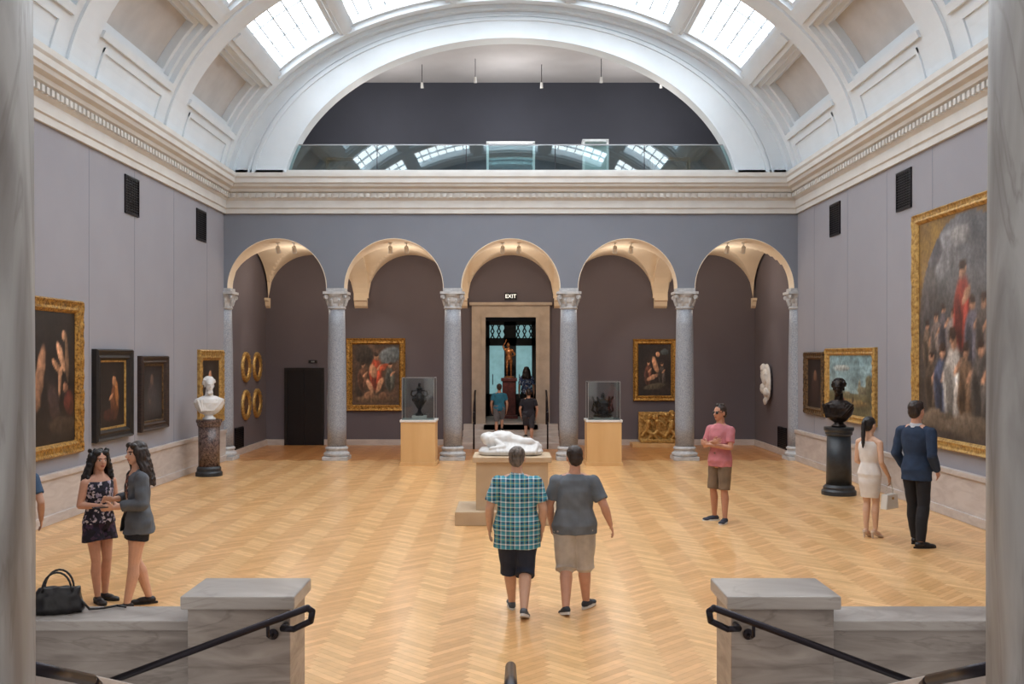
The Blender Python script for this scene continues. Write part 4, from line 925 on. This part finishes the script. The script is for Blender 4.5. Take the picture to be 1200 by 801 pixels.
def bust_bm(sc=1.0,drape=False,beard=False,wd_=1.0):
    f=Fig(1.9*sc,gs=1.0); f.C=V(0,.02,.66*sc); f.hs=1.9*sc/1.72*1.05; bm=nb(); s=f.hs
    f.he(bm,(0,-.012,.030),(.076,.094,.086)); f.he(bm,(0,.018,-.018),(.062,.070,.084)); f.he(bm,(0,.046,-.078),(.034,.036,.028)); frus(bm,f.hp(0,.078,.014),f.hp(0,.110,-.024),.008*s,.015*s,10); f.he(bm,(0,.072,.028),(.05,.018,.012)); f.he(bm,(0,.082,-.052),(.022,.012,.010))
    for e in (-1,1): f.he(bm,(e*.076,-.006,-.006),(.010,.018,.030))
    cap(bm,V(0,-.01,.38*sc),f.hp(0,-.015,-.06),.09*sc,.066*sc)
    w=wd_
    loft(bm,[(V(0,0,.08*sc),.08*sc,.08*sc),(V(0,0,.13*sc),.16*sc*w,.12*sc),(V(0,0,.22*sc),.23*sc*w,.15*sc),(V(0,0,.33*sc),.27*sc*w,.15*sc),(V(0,0,.40*sc),.24*sc*w,.13*sc),(V(0,0,.46*sc),.12*sc,.09*sc)],28)
    rnd=random.Random(5)
    f.he(bm,(0,-.03,.05),(.088,.095,.085))
    for i in range(60):
        a=rnd.uniform(0,2*PI); b=rnd.uniform(-.3,1.4); f.he(bm,(.092*math.cos(a)*math.cos(b),-.03+.1*math.sin(a)*math.cos(b) if math.sin(a)<.4 else -.02,.05+.09*math.sin(b)),(.024,.024,.022),8,6)
    if beard:
        for i in range(16): f.he(bm,(rnd.uniform(-.04,.04),.06+rnd.uniform(-.02,.02),-.1-rnd.uniform(0,.04)),(.02,.02,.022),8,6)
    if drape:
        for i in range(9):
            x=-.24+.06*i; cap(bm,V(x*sc,.10*sc,.38*sc),V((x*.5+.06)*sc,.13*sc,.18*sc),.026*sc,.022*sc)
    return bm
X,Y=fl(245,557)
t=thing('bust_pedestal','mottled red marble column pedestal against the left wall','pedestal',(X,Y,0))
bm=nb(); lathe(bm,[(.27,0),(.27,.07),(.245,.1),(.245,.16),(.22,.2)],36); obj('base',bm,M['slate'],t)
bm=nb(); lathe(bm,[(.215,.19),(.215,1.02)],36); obj('shaft',bm,M['redmarble'],t,True)
bm=nb(); lathe(bm,[(.225,1.02),(.24,1.05),(.24,1.08),(.26,1.11),(.26,1.16)],36); obj('top',bm,M['redmarble'],t)
t=thing('marble_bust','white marble portrait bust on the mottled red pedestal by the left wall','bust',(X,Y,1.16),math.radians(-150))
bm=nb(); lathe(bm,[(.13,0),(.13,.03),(.09,.06),(.07,.1),(.08,.13)],28); obj('socle',bm,M['marblew'],t,True); obj('bust',None,M['marblew'],t,me=remesh(bust_bm(1.06,True,True,1.12),.008,1,.003,20))
X,Y=fl(983,579)
t=thing('bust_pedestal','dark slate cylindrical pedestal near the right wall','pedestal',(X,Y,0))
bm=nb(); lathe(bm,[(.30,0),(.30,.07),(.27,.1),(.27,.14),(.225,.18)],40); obj('base',bm,M['slate'],t)
bm=nb(); lathe(bm,[(.22,.17),(.205,1.05)],40); obj('shaft',bm,M['slate'],t,True)
bm=nb(); lathe(bm,[(.21,1.05),(.235,1.08),(.235,1.12),(.26,1.15),(.26,1.2)],40); obj('top',bm,M['slate'],t)
t=thing('bronze_bust','dark bronze bust of a cloaked man on the slate pedestal','bust',(X,Y,1.2),math.radians(150))
bm=nb(); lathe(bm,[(.13,0),(.13,.03),(.09,.06),(.07,.1),(.08,.13)],28); obj('socle',bm,M['bronze'],t,True); obj('bust',None,M['bronze'],t,me=remesh(bust_bm(1.04,True,False,.95),.008,1,.004,20))
# ================================================================ FOREGROUND
for s in (-1,1):
    sd='left' if s<0 else 'right'
    t=thing('stair_pier','squat veined marble pier at the %s end of the stair opening'%sd,'pier',(s*1.72,6.55,0),0,None)
    bm=nb(); box(bm,-.325,.325,-.25,.2,-.8,.86); obj('shaft',bm,M['stone'],t,bevel=.006)
    bm=nb(); box(bm,-.36,.36,-.29,.24,.86,.945); obj('cap',bm,M['stonecap'],t,bevel=.01)
    t=thing('parapet_wall','low veined marble parapet wall beside the %s stair pier'%sd,'parapet',(s*2.72,6.58,0),0,None)
    bm=nb(); box(bm,-.67,.67,-.14,.16,-.8,.69); obj('wall_panel',bm,M['stone'],t,bevel=.004)
    bm=nb(); box(bm,-.67,.67,-.18,.2,.69,.755); obj('coping',bm,M['stonecap'],t,bevel=.008)
    t=thing('stair_handrail','dark metal handrail sloping down in front of the %s stair pier'%sd,'handrail',(0,6.15,0),0,None)
    A=V(s*1.225,0,.90); B_=V(s*2.55,0,.42)
    bm=nb(); tube(bm,[V(s*1.42,.142,.76),V(s*1.42,.05,.76),V(s*1.34,.0,.77),V(s*1.235,0,.82),A+V(0,0,-.02),A+V(s*.03,0,.0)],.02); tube(bm,[A+V(s*.03,0,0),B_],.022); obj('rail',bm,M['metal'],t,True)
    bm=nb(); bx=s*1.50; bz=.90-.48*(1.50-1.225)/1.325; tube(bm,[V(bx,0,bz),V(bx,.0,bz-.07),V(bx,.06,bz-.1),V(bx,.14,bz-.1)],.011); ell(bm,V(bx,.135,bz-.1),(.035,.012,.035)); obj('bracket',bm,M['metal'],t,True)
    t=thing('stair_cheek_wall','pale sloping stone cheek of the near stairs at the %s bottom corner'%sd,'stair wall',(0,0,0),0,None)
    bm=nb(); a,b=sorted((s*1.69,s*2.05)); prism(bm,[(3.3,0),(3.3,1.38),(4.9,.72),(4.9,0)],'x',a,b); obj('wall_panel',bm,M['stone'],t)
    bm=nb(); a,b=sorted((s*1.66,s*2.08)); prism(bm,[(3.3,1.38),(3.3,1.46),(4.9,.80),(4.9,.72)],'x',a,b); obj('coping',bm,M['wains'],t,bevel=.006)
    t=thing('stair_handrail','short dark handrail end beside the %s near stair cheek'%sd,'handrail',(0,0,0),0,None)
    bm=nb(); tube(bm,[V(s*1.58,3.2,1.46),V(s*1.58,3.75,1.235),V(s*1.60,3.85,1.18),V(s*1.66,3.87,1.16)],.022); obj('rail',bm,M['metal'],t,True)
    t=thing('marble_column','tall veined grey marble column at the %s edge of the view'%sd,'column',(s*1.74,2.8,.6),0,None)
    bm=nb(); box(bm,-.46,.46,-.46,.46,0,.12); lathe(bm,[(.46,.12),(.48,.18),(.46,.25),(.40,.28),(.40,.32),(.43,.37),(.39,.42)],40); obj('base',bm,M['stonecap'],t)
    bm=nb(); lathe(bm,[(.365,.4),(.365,1.6),(.36,2.6),(.345,4.4)],56); obj('shaft',bm,M['marbled'],t,True)
    bm=nb(); lathe(bm,[(.345,4.4),(.38,4.45),(.36,4.5),(.42,4.7),(.44,4.8)],40); box(bm,-.48,.48,-.48,.48,4.8,4.9); obj('capital',bm,M['stonecap'],t)
t=thing('center_handrail','rounded end of the central dark stair handrail at the bottom edge','handrail',(0,5.1,0))
bm=nb(); tube(bm,[V(0,0,.55),V(0,0,.83),V(0,-.03,.87),V(0,-.1,.895),V(0,-1.8,1.30)],.027); obj('rail',bm,M['metal'],t,True)
bm=nb(); tube(bm,[V(0,.0,0),V(0,0,.6)],.022); obj('post',bm,M['metal'],t,True)
bm=nb()
for k in range(5): box(bm,-1.66,1.66,-1.5,4.6-.34*k,-.2 if k==0 else .12*k-.001,.12*(k+1))
struct('floor',bm,M['wains'])
bm=nb(); box(bm,-3.6,-1.66,-1.5,3.29,-.2,.6); struct('floor',bm,M['wains'])
bm=nb(); box(bm,1.66,3.6,-1.5,3.29,-.2,.6); struct('floor',bm,M['wains'])
for s in (-1,1):
    bm=nb()
    for k in range(6):
        a,b=sorted((s*(1.35+.34*k),s*(1.35+.34*(k+1)))); box(bm,a,b,4.9,6.30,-1.3,-.13*(k+1))
    struct('floor',bm,M['wains'])
t=thing('handbag','black leather handbag resting on the left parapet coping','handbag',(-3.0,6.6,.757),.25)
bl_=mat('black_leather',(30,28,32),.35,c2=(18,17,20),scale=14,bump=.2)
bm=nb(); loft(bm,[(V(0,0,0),.15,.06),(V(0,0,.03),.165,.075),(V(0,0,.12),.15,.06),(V(.01,0,.17),.13,.03)],28,.7); obj('bag_body',None,bl_,t,me=remesh(bm,.007,1,.010,18))
for y in (-.03,.03):
    bm=nb(); tube(bm,[V(.09*math.cos(a),y*1.5,.15+.125*math.sin(a)) for a in [PI*i/12 for i in range(13)]],.007,8); obj('handle',bm,bl_,t,True)
bm=nb(); tube(bm,[V(.13,-.02,.1),V(.2,-.04,.02),V(.28,.0,.012),V(.36,.05,.012),V(.42,.0,.012)],.008,8); obj('strap',bm,bl_,t,True)
bpy.data.scenes.remove(TS)
# ================================================================ LIGHT
w=bpy.data.worlds.new('w'); bpy.context.scene.world=w; w.use_nodes=True
w.node_tree.nodes['Background'].inputs[0].default_value=lin((236,231,226)); w.node_tree.nodes['Background'].inputs[1].default_value=1.0
def light(kind,loc,e,col=(1,1,1),size=.3,rot=None,**k):
    l=bpy.data.lights.new('lamp',kind); l.energy=e; l.color=col
    if kind=='AREA': l.size=size; 
    elif kind in('POINT','SPOT'): l.shadow_soft_size=size
    for a,b in k.items(): setattr(l,a,b)
    o=bpy.data.objects.new('lamp_or_fill_light',l); C.objects.link(o); o.location=loc
    if rot: o.rotation_euler=rot
    return o
def aim(o,t): o.rotation_euler=(Vector(t)-o.location).to_track_quat('-Z','Y').to_euler()
for c in cs: light('POINT',(c,25.6,4.5),34,(1,.90,.78),.15)
for (x,y,z,t_,e) in ((-3.4,24.6,4.9,(-3.75,YL,1.96),80),(3.6,24.6,4.9,(4.0,YL,2.0),70),(-5.2,25.0,4.8,(-HW,26.0,1.7),50),(xl,24.4,4.9,(xl,22.8,1.5),25),(xr,24.4,4.9,(xr,22.8,1.5),25),(5.3,25.0,4.8,(HW,26.1,1.7),60),(0,28.2,3.5,(-.05,30,2.3),90)):  # last spot is added, without a fixture, to brighten the statue's front
    o=light('SPOT',(x,y,z),e,(1,.92,.8),.06,spot_size=.8,spot_blend=.6); aim(o,t_)
light('POINT',(0,29,3.4),8,(1,.9,.75),.1)
for x in (-3.5,0,3.5): light('POINT',(x,25.6,8.6),80,(1,.97,.94),.3)  # added fill points, no fixture, to brighten the upper gallery ceiling
cam=bpy.data.cameras.new('cam'); co=bpy.data.objects.new('cam',cam); C.objects.link(co)
co.location=(0,0,HC); co.rotation_euler=(PI/2,0,0); cam.sensor_width=36; cam.lens=36*F/1200; cam.shift_y=(VY-400.5)/1200; cam.shift_x=(600-VX)/1200; cam.clip_start=.05; cam.clip_end=200
bpy.context.scene.camera=co
sc=bpy.context.scene; sc.view_settings.view_transform='Standard'; sc.view_settings.look='None'; sc.view_settings.exposure=0
